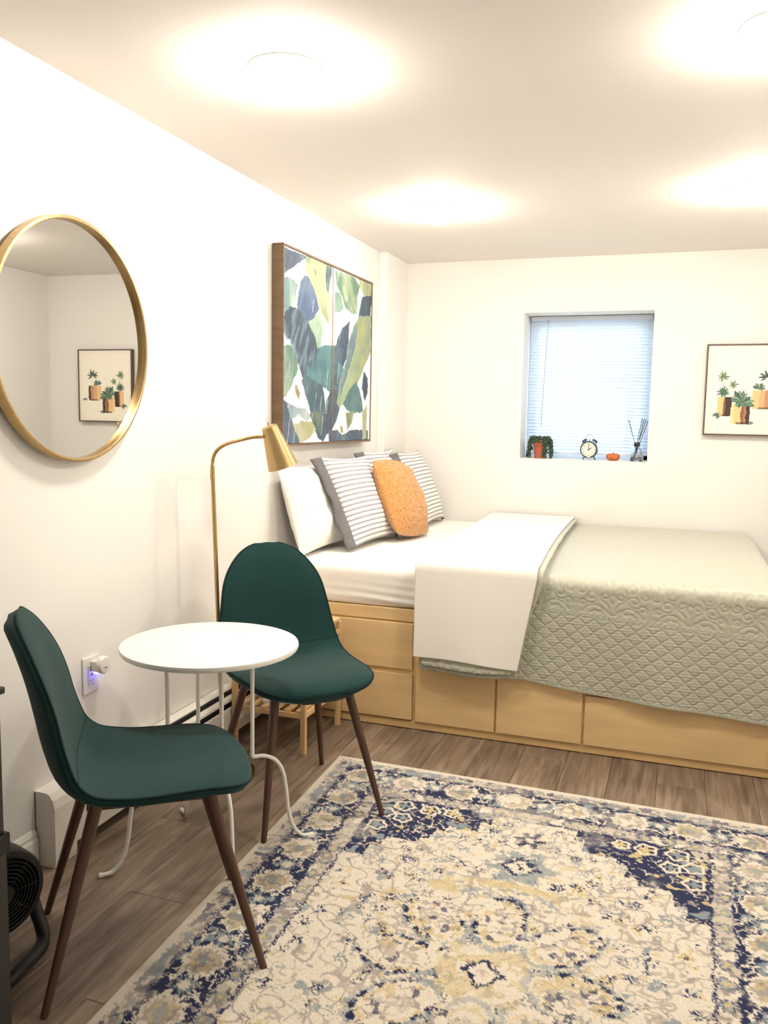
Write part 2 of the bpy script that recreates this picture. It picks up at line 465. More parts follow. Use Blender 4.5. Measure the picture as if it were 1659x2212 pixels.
for s, (adeg, ln) in enumerate(STR):
    ang = math.radians(adeg + random.uniform(-4, 4))
    r0 = 0.025; pts = [(r0 * math.cos(ang), r0 * math.sin(ang), 0.112), (0.048 * math.cos(ang), 0.048 * math.sin(ang), 0.134 + random.uniform(0, .012)),
                       (0.070 * math.cos(ang), 0.062 * math.sin(ang), 0.116), (0.074 * math.cos(ang + .1), 0.064 * math.sin(ang + .1), 0.116 - ln * .5), (0.075 * math.cos(ang), 0.063 * math.sin(ang), max(0.008, 0.118 - ln))]
    path = bez(pts, 8)
    V, Fc = tube_geo([tuple(p) for p in path], 0.0010, 4)
    V = [tuple(v) for v in V]
    acc = 0; last = np.array(path[0])
    for p in path:
        acc += np.linalg.norm(p - last); last = p
        if acc > 0.0055:
            acc = 0
            for q in range(2):
                th = random.uniform(0, 2 * PI); off = np.array([math.cos(th), math.sin(th), random.uniform(-.3, .3)]) * 0.0075
                k = len(V)
                cth, sth = math.cos(th), math.sin(th)
                rot = np.array([[cth, -sth, 0], [sth, cth, 0], [0, 0, 1]])
                V += [tuple(v) for v in (bvs @ rot.T + p + off)]; Fc += [tuple(i + k for i in f) for f in bfs]
    mesh_py('trailing_stem', V, Fc, M_plant, pot, True)

# alarm clock
M_navy = mat('navy_enamel', (34, 40, 66), 0.25, coat=0.3)
M_chrome = mat('steel', (190, 194, 200), 0.25, metal=1.0)
M_face = mat('cream_clock_face', (240, 236, 220), 0.6)
M_ink = mat('black_ink', (28, 28, 32), 0.5)
clk = thing('alarm_clock', 'navy twin-bell alarm clock with cream face on the window sill', 'clock', (-0.556, SY, SZ), rotz=math.radians(-6))
clk.scale = (1.2, 1.2, 1.2)
CR = 0.044; CZ = 0.056
lathe('case', [(0, -0.016), (CR - 0.005, -0.016), (CR - 0.005, -0.024), (CR, -0.026), (CR + 0.002, -0.022), (CR, -0.016), (CR, 0.018), (CR - 0.012, 0.026), (0, 0.027), ], M_navy, clk, n=40, loc=(0, 0, CZ), rot=(-PI / 2, 0, 0))
face = lathe('dial', [(0, -0.0215), (CR - 0.005, -0.0215), (CR - 0.005, -0.019), (0, -0.019)], M_face, clk, n=36, loc=(0, 0, CZ), rot=(-PI / 2, 0, 0))
def hand(nm, ang, l, w):
    c, s = math.sin(ang), math.cos(ang)
    V = []
    for yy in (-0.0245, -0.0235):
        for a, bb in ((-w, -0.005), (w, -0.005), (w * 0.6, l), (-w * 0.6, l)):
            V.append((a * s + bb * c, yy, CZ - a * c + bb * s))
    mesh_py(nm, V, [(0, 1, 2, 3), (7, 6, 5, 4), (0, 4, 5, 1), (1, 5, 6, 2), (2, 6, 7, 3), (3, 7, 4, 0)], M_ink, clk)
hand('hour_hand', math.radians(60), 0.021, 0.0019)
hand('minute_hand', 0.03, 0.031, 0.0015)
for hnum in range(1, 13):
    cu = bpy.data.curves.new('numeral', 'FONT'); cu.body = str(hnum); cu.size = 0.0105; cu.align_x = 'CENTER'; cu.align_y = 'CENTER'; cu.extrude = 0.0002
    tmp = bpy.data.objects.new('tmp', cu); C.objects.link(tmp)
    bpy.context.view_layer.update()
    me = bpy.data.meshes.new_from_object(tmp.evaluated_get(bpy.context.evaluated_depsgraph_get()))
    bpy.data.objects.remove(tmp)
    me.materials.clear()
    a = hnum * PI / 6
    link('numeral', me, M_ink, clk, (0.0305 * math.sin(a), -0.0222, CZ + 0.0305 * math.cos(a)), (PI / 2, 0, 0))
for s in (-1, 1):
    lathe('bell', [(0.0, 0.013), (0.008, 0.0125), (0.014, 0.009), (0.0165, 0.003), (0.017, 0.0), (0.015, 0.0), (0.0, 0.008)], M_navy, clk, n=24,
          loc=(s * 0.025, 0, CZ + 0.042), rot=(0, s * 0.55, 0))
    tube('foot', [(s * 0.024, 0, CZ - 0.036), (s * 0.033, 0, 0.001)], [0.004, 0.0025], M_navy, clk, n=8)
tube('handle', bez([(-0.022, 0, CZ + 0.050), (-0.021, 0, CZ + 0.066), (-0.010, 0, CZ + 0.077), (0.010, 0, CZ + 0.077), (0.021, 0, CZ + 0.066), (0.022, 0, CZ + 0.050)], 6), 0.0016, M_chrome, clk, n=6)
tube('hammer', [(0, 0, CZ + 0.042), (0, 0, CZ + 0.056)], [0.0015, 0.004], M_chrome, clk, n=8)

# pumpkin
M_pump = mat('orange_pumpkin', (196, 104, 48), 0.5, noise=(25, 0.12, (1, 1, 1)))
pk = thing('pumpkin', 'small squat orange pumpkin on the window sill', 'pumpkin', (-0.406, SY, SZ)); pk.scale = (1.22, 1.22, 1.1)
lathe('body', [(0.0, 0.004), (0.016, 0.0), (0.028, 0.006), (0.037, 0.020), (0.034, 0.033), (0.022, 0.041), (0.010, 0.040), (0.0, 0.036)], M_pump, pk, n=64,
      scale_fn=lambda a, r, z: 1 - 0.13 * (1 - abs(math.cos(a * 4))) ** 1.5)
tube('stem', [(0, 0, 0.034), (0.001, 0, 0.041), (0.004, 0, 0.046)], [0.005, 0.0035, 0.004], mat('dry_stem', (150, 110, 62), 0.8), pk, n=8)

# reed diffuser
M_bottle = mat('clear_bottle_glass', (250, 252, 255), 0.03, trans=1.0)
M_oil = mat('diffuser_oil', (205, 206, 196), 0.05, trans=0.9)
M_reed = mat('black_reed', (36, 32, 34), 0.7)
rd = thing('reed_diffuser', 'glass reed diffuser with black collar and black sticks on the window sill', 'reed diffuser', (-0.262, SY, SZ))
lathe('bottle', [(0.0, 0.001), (0.036, 0.001), (0.039, 0.006), (0.039, 0.040), (0.036, 0.062), (0.026, 0.080), (0.014, 0.088), (0.013, 0.118), (0.018, 0.121), (0.018, 0.124),
                 (0.0105, 0.124), (0.0105, 0.090), (0.022, 0.079), (0.0335, 0.061), (0.0365, 0.040), (0.0365, 0.008), (0.0, 0.006)], M_bottle, rd, n=32)
lathe('oil', [(0.0, 0.0065), (0.035, 0.0085), (0.035, 0.028), (0.0, 0.028)], M_oil, rd, n=24)
lathe('collar', [(0.0145, 0.094), (0.019, 0.095), (0.019, 0.116), (0.0145, 0.117)], M_reed, rd, n=24, closed=True)
for (bx_, by_, tx, ty, tz) in ((0.018, 0.005, -0.058, -0.01, 0.262), (-0.018, 0.01, 0.024, 0.01, 0.270), (-0.012, -0.012, 0.036, -0.004, 0.268), (-0.022, 0.0, 0.047, 0.012, 0.266), (-0.016, 0.016, 0.060, -0.002, 0.258)):
    tube('reed', [(bx_, by_, 0.011), (tx, ty, tz)], 0.0021, M_reed, rd, n=6)

# ------------------------------------------------------------------ wall outlet with plug-in light
M_plastic = mat('white_plastic', (238, 236, 230), 0.35)
M_slot = mat('outlet_slot', (40, 36, 44), 0.6)
ol = thing('wall_outlet', 'white double wall outlet plate behind the side table', 'outlet', (XL, 2.335, 0.535))
PH, PWd = 0.062, 0.041
box('plate', 0, 0.006, -PWd, PWd, -PH, PH, M_plastic, ol, bev=0.002)
box('socket', 0.004, 0.0085, -0.017, 0.017, -0.034, 0.034, M_plastic, ol, bev=0.001)
for zz in (0.016, -0.020):
    for yy, hh in ((-0.0065, 0.0045), (0.0065, 0.0035)):
        box('slot', 0.0080, 0.0088, yy - 0.0011, yy + 0.0011, zz - hh, zz + hh, M_slot, ol)
    lathe('ground_hole', [(0, 0), (0.0022, 0), (0.0022, 0.0008), (0, 0.0008)], M_slot, ol, n=10, loc=(0.0081, 0, zz - 0.0105), rot=(0, PI / 2, 0))
box('reset_button', 0.0080, 0.0092, -0.006, 0.006, -0.002, 0.002, M_slot, ol)
nl = thing('plug_in_light', 'round white plug-in freshener with a glowing blue underside in the outlet', 'plug-in light', (XL + 0.009, 2.345, 0.558))
box('plug_body', 0, 0.028, -0.018, 0.018, -0.012, 0.026, M_plastic, nl, bev=0.005)
lathe('disc', [(0.0, 0.0), (0.026, 0.0), (0.030, 0.004), (0.030, 0.016), (0.026, 0.021), (0.0, 0.023)], M_plastic, nl, n=32, loc=(0.026, 0, 0.012), rot=(0, PI / 2, 0))
M_blue = mat('blue_glow', (90, 80, 255), 0.4, emit=(0.16, 0.12, 1.0), estr=5.0)
lathe('glow_window', [(0.0, -0.004), (0.013, -0.003), (0.017, 0.004), (0.0, 0.006)], M_blue, nl, n=20, loc=(0.016, 0, -0.016))
box('vent', 0.0485, 0.0495, -0.007, 0.007, 0.004, 0.006, M_slot, nl)

# ------------------------------------------------------------------ baseboard heater
M_heat = mat('white_enamel_heater', (234, 231, 222), 0.4)
M_dark = mat('dark_heater_gap', (20, 18, 17), 0.8)
HY0, HY1 = 2.06, 3.60; HT = 0.235; HD = 0.072
ht = thing('baseboard_heater', 'long white baseboard heater along the left wall with dark slots', 'heater', (XL, 0, 0))
def extr(name, prof, y0, y1, m, parent):
    k = len(prof); V = [(a, y0, z) for a, z in prof] + [(a, y1, z) for a, z in prof]
    Fc = [(i, (i + 1) % k, k + (i + 1) % k, k + i) for i in range(k)] + [tuple(range(k - 1, -1, -1)), tuple(range(k, 2 * k))]
    o = mesh_py(name, V, Fc, m, parent)
    bm = bmesh.new(); bm.from_mesh(o.data); bmesh.ops.recalc_face_normals(bm, faces=bm.faces); bm.to_mesh(o.data); bm.free()
    return o
extr('back_plate', [(0.001, 0.01), (0.004, 0.01), (0.004, HT), (0.001, HT)], HY0, HY1, M_heat, ht)
extr('top_cover', [(0.002, HT), (0.036, HT), (0.044, HT - 0.006), (0.044, HT - 0.010), (0.034, HT - 0.004), (0.002, HT - 0.004)], HY0 + 0.1, HY1, M_heat, ht)
extr('fin_core', [(0.005, 0.03), (0.056, 0.03), (0.050, HT - 0.012), (0.005, HT - 0.006)], HY0 + 0.1, HY1, M_dark, ht)
extr('damper', [(0.050, HT - 0.028), (0.064, HT - 0.040), (0.066, HT - 0.050), (0.062, HT - 0.050), (0.058, HT - 0.040), (0.050, HT - 0.032)], HY0 + 0.1, HY1, M_heat, ht)
extr('front_panel', [(0.062, HT - 0.076), (0.071, HT - 0.079), (0.072, 0.040), (0.062, 0.036), (0.058, 0.038), (0.066, 0.045), (0.066, HT - 0.082)], HY0 + 0.1, HY1, M_heat, ht)
cap = extr('end_cap', [(0.0, 0.0), (0.073, 0.0), (0.076, 0.02), (0.076, HT - 0.045), (0.070, HT - 0.018), (0.055, HT + 0.001), (0.040, HT + 0.004), (0.0, HT + 0.004)], HY0, HY0 + 0.10, M_heat, ht)

# ------------------------------------------------------------------ round mirror
M_gold = mat('brushed_gold', (188, 160, 112), 0.35, metal=0.85, noise=(60, 0.08, (1, 1, 1)))
M_mirror = mat('mirror_glass', (205, 204, 202), 0.01, metal=1.0)
mir = thing('wall_mirror', 'round wall mirror with a thin brushed gold frame', 'mirror', (XL + 0.012, 2.262, 1.632), rotz=math.radians(1.25))
MR = 0.377
lathe('frame', [(MR - 0.010, 0.0), (MR, 0.0), (MR, 0.030), (MR - 0.003, 0.032), (MR - 0.009, 0.032), (MR - 0.011, 0.030), (MR - 0.011, 0.012)], M_gold, mir, n=128, rot=(0, PI / 2, 0), closed=True)
lathe('glass', [(0.0, 0.010), (MR - 0.009, 0.010), (MR - 0.009, 0.014), (0.0, 0.014)], M_mirror, mir, n=128, rot=(0, PI / 2, 0))

# ------------------------------------------------------------------ prints
def inpoly(px, py, poly):
    poly = np.asarray(poly, float); x1, y1 = poly[:, 0], poly[:, 1]; x2, y2 = np.roll(x1, -1), np.roll(y1, -1)
    r = np.zeros(px.shape, bool)
    for a, b_, c, d in zip(x1, y1, x2, y2):
        if b_ == d: continue
        r ^= ((b_ > py) != (d > py)) & (px < (c - a) * (py - b_) / (d - b_) + a)
    return r
def L3(c): return np.array(lin(c))

# --- banana leaf canvas pair; leaf outlines in a 0..1 (along wall, downwards) space
def art_pq(x, y):
    fr = (x - 245) / 885.0
    p = fr / (1.237 - 0.237 * fr)
    top = 110 + 0.4746 * (x - 245); bot = 2130 - 0.0466 * (x - 245)
    return p, (y - top) / (bot - top)
LEAVES = [  # colour A, colour B (streaks), vein direction, outline
 ((104,118,146),(176,196,176),0.3,[(240,120),(330,165),(470,225),(440,250),(390,290),(330,330),(300,360),(240,400)]),
 ((128,172,176),(196,220,200),0.2,[(240,435),(300,430),(350,470),(380,520),(365,600),(350,650),(310,740),(260,790),(240,800)]),
 ((208,216,160),(112,146,126),-0.5,[(480,236),(722,345),(708,480),(690,600),(705,700),(704,800),(690,890),(650,830),(600,770),(560,650),(520,480),(470,370)]),
 ((92,114,126),(128,160,150),0.1,[(676,330),(722,345),(712,470),(690,600),(672,560),(664,430)]),
 ((158,202,176),(206,222,180),-0.4,[(490,880),(560,840),(600,790),(645,900),(626,1060),(622,1140),(590,1180),(550,1060),(520,950)]),
 ((98,122,160),(120,146,178),0.4,[(455,425),(490,440),(540,560),(590,740),(550,830),(490,875),(430,800),(388,760),(390,650),(410,540),(430,460)]),
 ((86,104,126),(150,186,200),0.35,[(247,880),(280,800),(330,745),(390,755),(420,810),(480,880),(530,990),(560,1080),(580,1180),(600,1250),(560,1400),(470,1470),(430,1420),(390,1290),(340,1160),(320,1060),(290,1040),(250,930)]),
 ((122,166,150),(176,206,184),0.3,[(240,1130),(310,1120),(345,1170),(380,1270),(390,1370),(350,1460),(320,1550),(270,1640),(240,1660)]),
 ((100,156,164),(84,118,134),0.1,[(590,1170),(650,1140),(700,1130),(770,1140),(790,1250),(830,1330),(850,1400),(800,1560),(770,1610),(720,1590),(640,1520),(560,1490),(490,1430),(500,1320),(560,1260)]),
 ((84,104,128),(98,122,142),0.6,[(905,890),(900,1000),(895,1100),(880,1240),(850,1340),(780,1250),(770,1150),(800,1030),(840,960)]),
 ((84,116,132),(110,146,156),0.3,[(440,1490),(490,1430),(580,1500),(640,1530),(650,1600),(665,1700),(670,1790),(640,1830),(610,1800),(530,1800),(500,1700),(470,1590)]),
 ((90,116,134),(150,170,130),0.1,[(520,1820),(640,1790),(690,1840),(720,1900),(700,1990),(650,2110),(600,2060),(560,1960)]),
 ((88,112,130),(104,130,146),0.4,[(720,1590),(800,1580),(830,1690),(800,1830),(740,1980),(700,2030),(670,1930),(690,1700)]),
 ((112,156,134),(196,214,170),-0.6,[(768,385),(860,415),(960,460),(1000,540),(980,650),(970,800),(930,800),(870,750),(830,640),(780,520)]),
 ((126,172,152),(160,196,170),-0.3,[(760,590),(800,600),(840,750),(800,800),(750,780)]),
 ((222,220,168),(180,196,150),0.0,[(1000,465),(1130,530),(1124,650),(1060,660),(1020,560)]),
 ((82,102,120),(96,120,136),0.1,[(1040,650),(1124,640),(1118,870),(1005,860),(1020,740)]),
 ((168,196,162),(204,208,128),0.7,[(950,950),(1010,860),(1118,855),(1112,1210),(1060,1340),(1000,1500),(920,1620),(830,1745),(803,1700),(830,1500),(880,1300),(900,1120)]),
 ((116,148,166),(150,178,180),0.6,[(950,960),(985,930),(960,1150),(910,1350),(850,1560),(820,1640),(840,1450),(880,1300),(900,1120)]),
 ((92,138,146),(116,164,166),0.2,[(910,1600),(980,1510),(1010,1570),(1040,1680),(1050,1800),(980,1810),(900,1790),(860,1730)]),
 ((82,100,118),(100,122,134),0.1,[(1060,1400),(1104,1470),(1102,1620),(1080,1690),(1045,1560)]),
 ((98,118,146),(110,136,160),-0.2,[(240,1660),(300,1730),(330,1860),(360,1960),(420,2060),(400,2135),(240,2145)]),
 ((160,192,204),(196,214,214),0.1,[(300,1720),(400,1760),(480,1770),(510,1850),(480,1900),(400,1830),(350,1870),(320,1850)]),
 ((202,204,146),(222,222,186),0.0,[(350,1925),(440,1900),(530,1910),(570,1980),(500,2080),(430,2120),(390,2030)]),
 ((158,174,128),(184,192,150),0.4,[(880,1820),(970,1800),(940,1920),(900,1995)]),
 ((96,120,148),(124,152,168),0.1,[(730,1990),(800,1990),(850,2040),(940,1990),(1040,1990),(1100,2000),(1100,2110),(730,2120)]),
 ((190,168,120),(150,140,100),0.1,[(365,1520),(390,1530),(412,1610),(406,1690),(372,1590)]),
 ((186,176,110),(150,150,100),0.1,[(820,1945),(845,1955),(855,2020),(830,2020)]),
 ((212,218,174),(150,176,150),0.1,[(1050,1810),(1100,1740),(1096,2070),(1060,2085)]),
]
AY0, AY1, AZ0, AZ1 = 3.686, 4.894, 1.272, 2.204
AX = XL + 0.058
nA, kA = 300, 390
pp, qq = np.meshgrid(np.linspace(0, 1, kA), np.linspace(0, 1, nA))
acol = np.zeros((nA, kA, 3)); acol[:] = L3((246, 245, 242))
wob = (fbm(pp * 30, qq * 26, 3) - 0.5) * 0.016
pw = pp + wob; qw = qq + (fbm(pp * 28 + 50, qq * 24, 3) - 0.5) * 0.016
for li, (ca, cb, sl, poly) in enumerate(LEAVES):
    P2 = [art_pq(*v) for v in poly]
    cx_ = np.mean([v[0] for v in P2]); cy_ = np.mean([v[1] for v in P2])
    P2 = [(cx_ + (v[0] - cx_) * 1.10, cy_ + (v[1] - cy_) * 1.05) for v in P2]
    mk = inpoly(pw, qw, P2)
    st = fbm((pp - cx_ + (qq - cy_) * sl) * 46 + li * 9, (qq - cy_) * 9 + li * 3, 4)
    bl = fbm(pp * 9 + li * 4, qq * 7 + li * 2, 3)
    f = np.clip(sstep(0.46, 0.68, st) * 0.50 + sstep(0.50, 0.74, bl) * 0.65, 0, 1)[..., None]
    col = L3(ca) * (1 - f) + L3(cb) * f
    vein = np.abs((pp - cx_) + (qq - cy_) * sl * 0.6 - 0.01 * np.sin(qq * 20)) < 0.0016
    col = np.where(vein[..., None], col * 0.72, col)
    # splits that show the white ground
    spl = (np.abs(((pp * 17 + qq * 3 + li * 0.37) % 1) - 0.5) < 0.018) & (fbm(pp * 14 + li, qq * 5 + 30, 2) > 0.69)
    acol = np.where((mk & ~spl)[..., None], ((col * 0.78 + col.mean(-1, keepdims=True) * 0.22) * (0.50 + 0.22 * fbm(pp * 6 + li, qq * 8 + 3, 3))[..., None]), acol)
M_print = attr_mat('printed_canvas', 0.75, 0.2)
M_walnutfr = mat('brown_wood_frame', (110, 86, 64), 0.55, noise=(8, 0.18, (1, 1, 6)))
art = thing('leaf_wall_art', 'two-panel banana leaf painting in a thin brown wood frame above the bed', 'wall art', (0, 0, 0))
ym = (AY0 + AY1) / 2
for nm, i0, i1, y0, y1 in (('canvas', 0, kA // 2, AY0 + 0.006, ym - 0.004), ('canvas', kA // 2, kA, ym + 0.004, AY1 - 0.006)):
    yy = np.linspace(y0, y1, i1 - i0); zz = np.linspace(AZ1 - 0.008, AZ0 + 0.008, nA)
    P = np.zeros((nA, i1 - i0, 3)); P[..., 0] = AX - 0.002; P[..., 1] = yy[None]; P[..., 2] = zz[:, None]
    cv = grid_mesh(nm, P[:, ::-1], M_print, art, col=acol[:, i0:i1][:, ::-1], smooth=False)
    box('panel_board', XL + 0.006, AX - 0.004, y0, y1, AZ0 + 0.008, AZ1 - 0.008, mat('raw_canvas', (235, 232, 224), 0.9), cv)
for nm, a in (('frame_rail', (AY0 - 0.004, AY1 + 0.004, AZ1 - 0.006, AZ1 + 0.004)), ('frame_rail', (AY0 - 0.004, AY1 + 0.004, AZ0 - 0.004, AZ0 + 0.006)),
              ('frame_stile', (AY0 - 0.004, AY0 + 0.006, AZ0 + 0.006, AZ1 - 0.006)), ('frame_stile', (AY1 - 0.006, AY1 + 0.004, AZ0 + 0.006, AZ1 - 0.006))):
    box(nm, XL + 0.003, AX + 0.003, a[0], a[1], a[2], a[3], M_walnutfr, art, bev=0.0012, seg=1)
box('centre_strip', XL + 0.02, AX + 0.001, ym - 0.004, ym + 0.004, AZ0 + 0.006, AZ1 - 0.006, mat('tan_strip', (140, 96, 66), 0.6), art)

# --- potted plants print on the back wall
GX0, GX1, GZ0, GZ1 = 0.128, 0.582, 1.350, 1.880
nG, kG = 250, 214
gx, gz = np.meshgrid(np.linspace(0, GX1 - GX0, kG), np.linspace(0, GZ1 - GZ0, nG))   # gz downwards
gcol = np.zeros((nG, kG, 3)); gcol[:] = L3((248, 243, 228))
def gput(mask, c, f=1.0):
    global gcol
    gcol = np.where(mask[..., None], gcol * (1 - f) + L3(c) * f, gcol)
K = 0.000288; KZ = 0.00031
def gxy(X, Y): return (X - (300 - (Y - 265) * 0.045)) * K + 0.004, (Y - 255) * KZ
def gpot(X0, Y0, X1, Y1, bands, taper=0.02):
    a0, b0 = gxy(X0, Y0); a1, b1 = gxy(X1, Y1); a0b, _ = gxy(X0, Y1)
    a1 = a0 + (X1 - X0) * K
    v = (gz - b0) / (b1 - b0); u = (gx - a0) / (a1 - a0)
    u = u + (fbm(gx * 90, gz * 40, 2) - 0.5) * 0.12
    bulge = 0.03 * np.sqrt(np.clip(1 - (2 * u - 1) ** 2, 0, 1))
    m = (v > 0) & (v < 1 - 0.05 + bulge * 1.6) & (u > taper * v) & (u < 1 - taper * v)
    e0 = 0
    for e1, c in bands:
        gput(m & (u >= e0) & (u < e1 + 0.0001), c); e0 = e1
    gput(m & (v > 0.9) & (u > 0.3), (70, 56, 54), 0.75)
def gellipse(X, Y, rx, ry, c):
    a, b_ = gxy(X, Y); gput(((gx - a) / (rx * K)) ** 2 + ((gz - b_) / (ry * KZ)) ** 2 < 1, c)
def rosette(X, Y, r, n, cols, a0=0, a1=2 * PI, wid=0.17, seed=0, squash=0.85):
    rr = random.Random(seed); cx_, cy_ = gxy(X, Y)
    for i in range(n):
        a = a0 + (a1 - a0) * (i + rr.uniform(-.2, .2)) / n; l = r * rr.uniform(0.75, 1.05)
        dx = (gx - cx_) / K; dy = (gz - cy_) / KZ / squash
        u = (dx * math.cos(a) - dy * math.sin(a)) / l; v = (-dx * math.sin(a) - dy * math.cos(a)) / l
        w = wid * np.sin(np.clip(u, 0, 1) * PI) ** 0.7
        c = cols[i % len(cols)]
        gput((u > 0.0) & (u < 1) & (np.abs(v) < w), tuple(int(k * 0.62) for k in c)); gput((u > 0.06) & (u < 0.94) & (np.abs(v) < w * 0.68), c)
PEACH, TAN, BRN, DRK = (236, 198, 144), (206, 160, 116), (138, 98, 80), (78, 62, 62)
GR = [(110, 140, 120), (134, 164, 142), (84, 112, 100), (150, 176, 150)]
rosette(1420, 860, 190, 8, [(70, 92, 92), (96, 122, 112)], -0.6, 4.4, 0.13, 3)
gellipse(1640, 1440, 70, 28, (140, 142, 140))
gpot(1150, 1110, 1540, 1475, [(0.35, PEACH), (0.62, (216, 176, 132)), (0.85, (196, 150, 120)), (1.1, DRK)])
rosette(1250, 1090, 150, 7, GR, 0.1, PI - 0.1, 0.2, 5)
rosette(580, 850, 140, 11, [(96, 124, 104), (150, 172, 120)], 0, 2 * PI, 0.11, 1)
gellipse(600, 1010, 6, 60, (110, 130, 100))
rosette(780, 1010, 105, 11, [(70, 100, 88), (176, 190, 140)], 0, 2 * PI, 0.12, 2)
gpot(470, 1250, 760, 1620, [(0.45, PEACH), (0.55, BRN), (1.1, DRK)])
rosette(590, 1150, 150, 14, [(72, 102, 92), (110, 138, 112)], 0, 2 * PI, 0.11, 4)
gellipse(1080, 1740, 95, 34, (132, 136, 134))
gpot(745, 1380, 1112, 1768, [(0.15, (244, 214, 164)), (0.52, PEACH), (0.66, BRN), (0.80, (170, 124, 98)), (1.1, DRK)])
rosette(930, 1340, 265, 9, GR, -0.25, PI + 0.25, 0.17, 8, 0.95)
rosette(930, 1340, 150, 5, GR, PI + 0.5, 2 * PI - 0.5, 0.24, 9)
rosette(450, 1610, 95, 9, [(80, 108, 100), (110, 140, 122)], -1.2, 3.8, 0.14, 6)
M_frdark = mat('dark_brown_frame', (92, 72, 68), 0.5, noise=(30, 0.15, (1, 1, 1)))
pic = thing('framed_print', 'framed print of potted succulents in a dark thin frame on the back wall', 'picture', (0, 0, 0))
P = np.zeros((nG, kG, 3)); P[..., 0] = GX0 + gx; P[..., 1] = YB - 0.034; P[..., 2] = GZ1 - gz
border = (np.abs(gx - 0.020) < 0.0012) | (np.abs(gx - (GX1 - GX0) + 0.020) < 0.0012) | (np.abs(gz - 0.022) < 0.0012) | (np.abs(gz - (GZ1 - GZ0) + 0.022) < 0.0012)
inr = (gx > 0.0185) & (gx < GX1 - GX0 - 0.0185) & (gz > 0.0205) & (gz < GZ1 - GZ0 - 0.0205)
gput(border & inr, (232, 224, 204))
pr = grid_mesh('print', P, M_print, pic, col=gcol, smooth=False)
box('backing_board', GX0, GX1, YB - 0.032, YB - 0.004, GZ0, GZ1, MATS['raw_canvas'], pr)
for nm, a in (('frame_rail', (GX0 - 0.006, GX1 + 0.006, GZ1 - 0.002, GZ1 + 0.006)), ('frame_rail', (GX0 - 0.006, GX1 + 0.006, GZ0 - 0.006, GZ0 + 0.002)),
              ('frame_stile', (GX0 - 0.006, GX0 + 0.002, GZ0 + 0.002, GZ1 - 0.002)), ('frame_stile', (GX1 - 0.002, GX1 + 0.006, GZ0 + 0.002, GZ1 - 0.002))):
    box(nm, a[0], a[1], YB - 0.042, YB - 0.001, a[2], a[3], M_frdark, pic, bev=0.0015, seg=1)

# ------------------------------------------------------------------ bed frame
M_birch = mat('pale_birch_wood', (228, 196, 144), 0.42, noise=(2.2, 0.10, (1.2, 1, 7)), coat=0.1)
M_birch2 = mat('pale_birch_edge', (216, 182, 128), 0.5, noise=(3, 0.10, (1, 1, 8)))
M_gap = mat('cabinet_shadow_gap', (70, 46, 28), 0.8)
BX0, BX1, BY0, BY1 = -1.745, 0.44, 3.612, YB - 0.012
BTOP = 0.552; FT = 0.020
bed = thing('platform_bed', 'pale wood platform bed with drawers and cupboard doors along its front', 'bed', (0, 0, 0))
yc = BY0 + FT
bm = bmesh.new()
add_box(bm, BX0, BX1, yc + 0.002, BY1, 0.0, BTOP - 0.02)
from_bm('carcass', bm, M_birch2, bed)
box('plinth', BX0, BX1, yc - 0.012, yc + 0.004, 0.004, 0.038, M_birch2, bed, bev=0.001, seg=1)
box('top_panel', BX0, BX1, yc - 0.004, BY1, BTOP - 0.055, BTOP, M_birch, bed, bev=0.002, seg=1)
for xx in (-1.085, -0.709, -0.332):
    box('partition', xx - 0.007, xx + 0.007, yc - 0.008, yc + 0.004, 0.0, 0.497, M_birch2, bed)
def front(nm, x0, x1, z0, z1): return box(nm, x0, x1, BY0, BY0 + FT - 0.001, z0, z1, M_birch, bed, bev=0.0015, seg=1)
front('drawer', BX0 + 0.01, -1.094, 0.280, 0.490)
front('drawer', BX0 + 0.01, -1.094, 0.045, 0.256)
front('door', -1.077, -0.713, 0.041, 0.490)
front('door', -0.704, -0.337, 0.041, 0.490)
front('drawer', -0.326, BX1 - 0.008, 0.280, 0.490)
front('drawer', -0.326, BX1 - 0.008, 0.041, 0.256)
# recessed birch rails between the drawer fronts
for a in ((BX0, -1.09, 0.257, 0.279), (-0.33, BX1, 0.257, 0.279)):
    box('rail', a[0], a[1], yc - 0.010, yc + 0.003, a[2], a[3], M_birch2, bed)

# ------------------------------------------------------------------ mattress with fitted sheet
M_sheet = mat('white_cotton_sheet', (244, 241, 234), 0.85, spec=0.15, sheen=0.2)
MZ0, MZ1 = BTOP + 0.001, 0.735
MX0, MX1, MY0, MY1 = -1.80, 0.36, 3.630, YB - 0.02
def rounded_profile():
    pr_ = []
    r = 0.045
    for k in range(7):
        a = k / 6 * PI / 2; pr_.append((-r + r * math.sin(a) , MZ1 - r + r * math.cos(a)))
    for z in np.linspace(MZ1 - r - 0.01, MZ0 + 0.03, 14): pr_.append((0.0, z))
    for k in range(1, 5):
        a = k / 4 * PI / 2; pr_.append((-0.03 + 0.03 * math.cos(a), MZ0 + 0.03 - 0.03 * math.sin(a)))
    return pr_
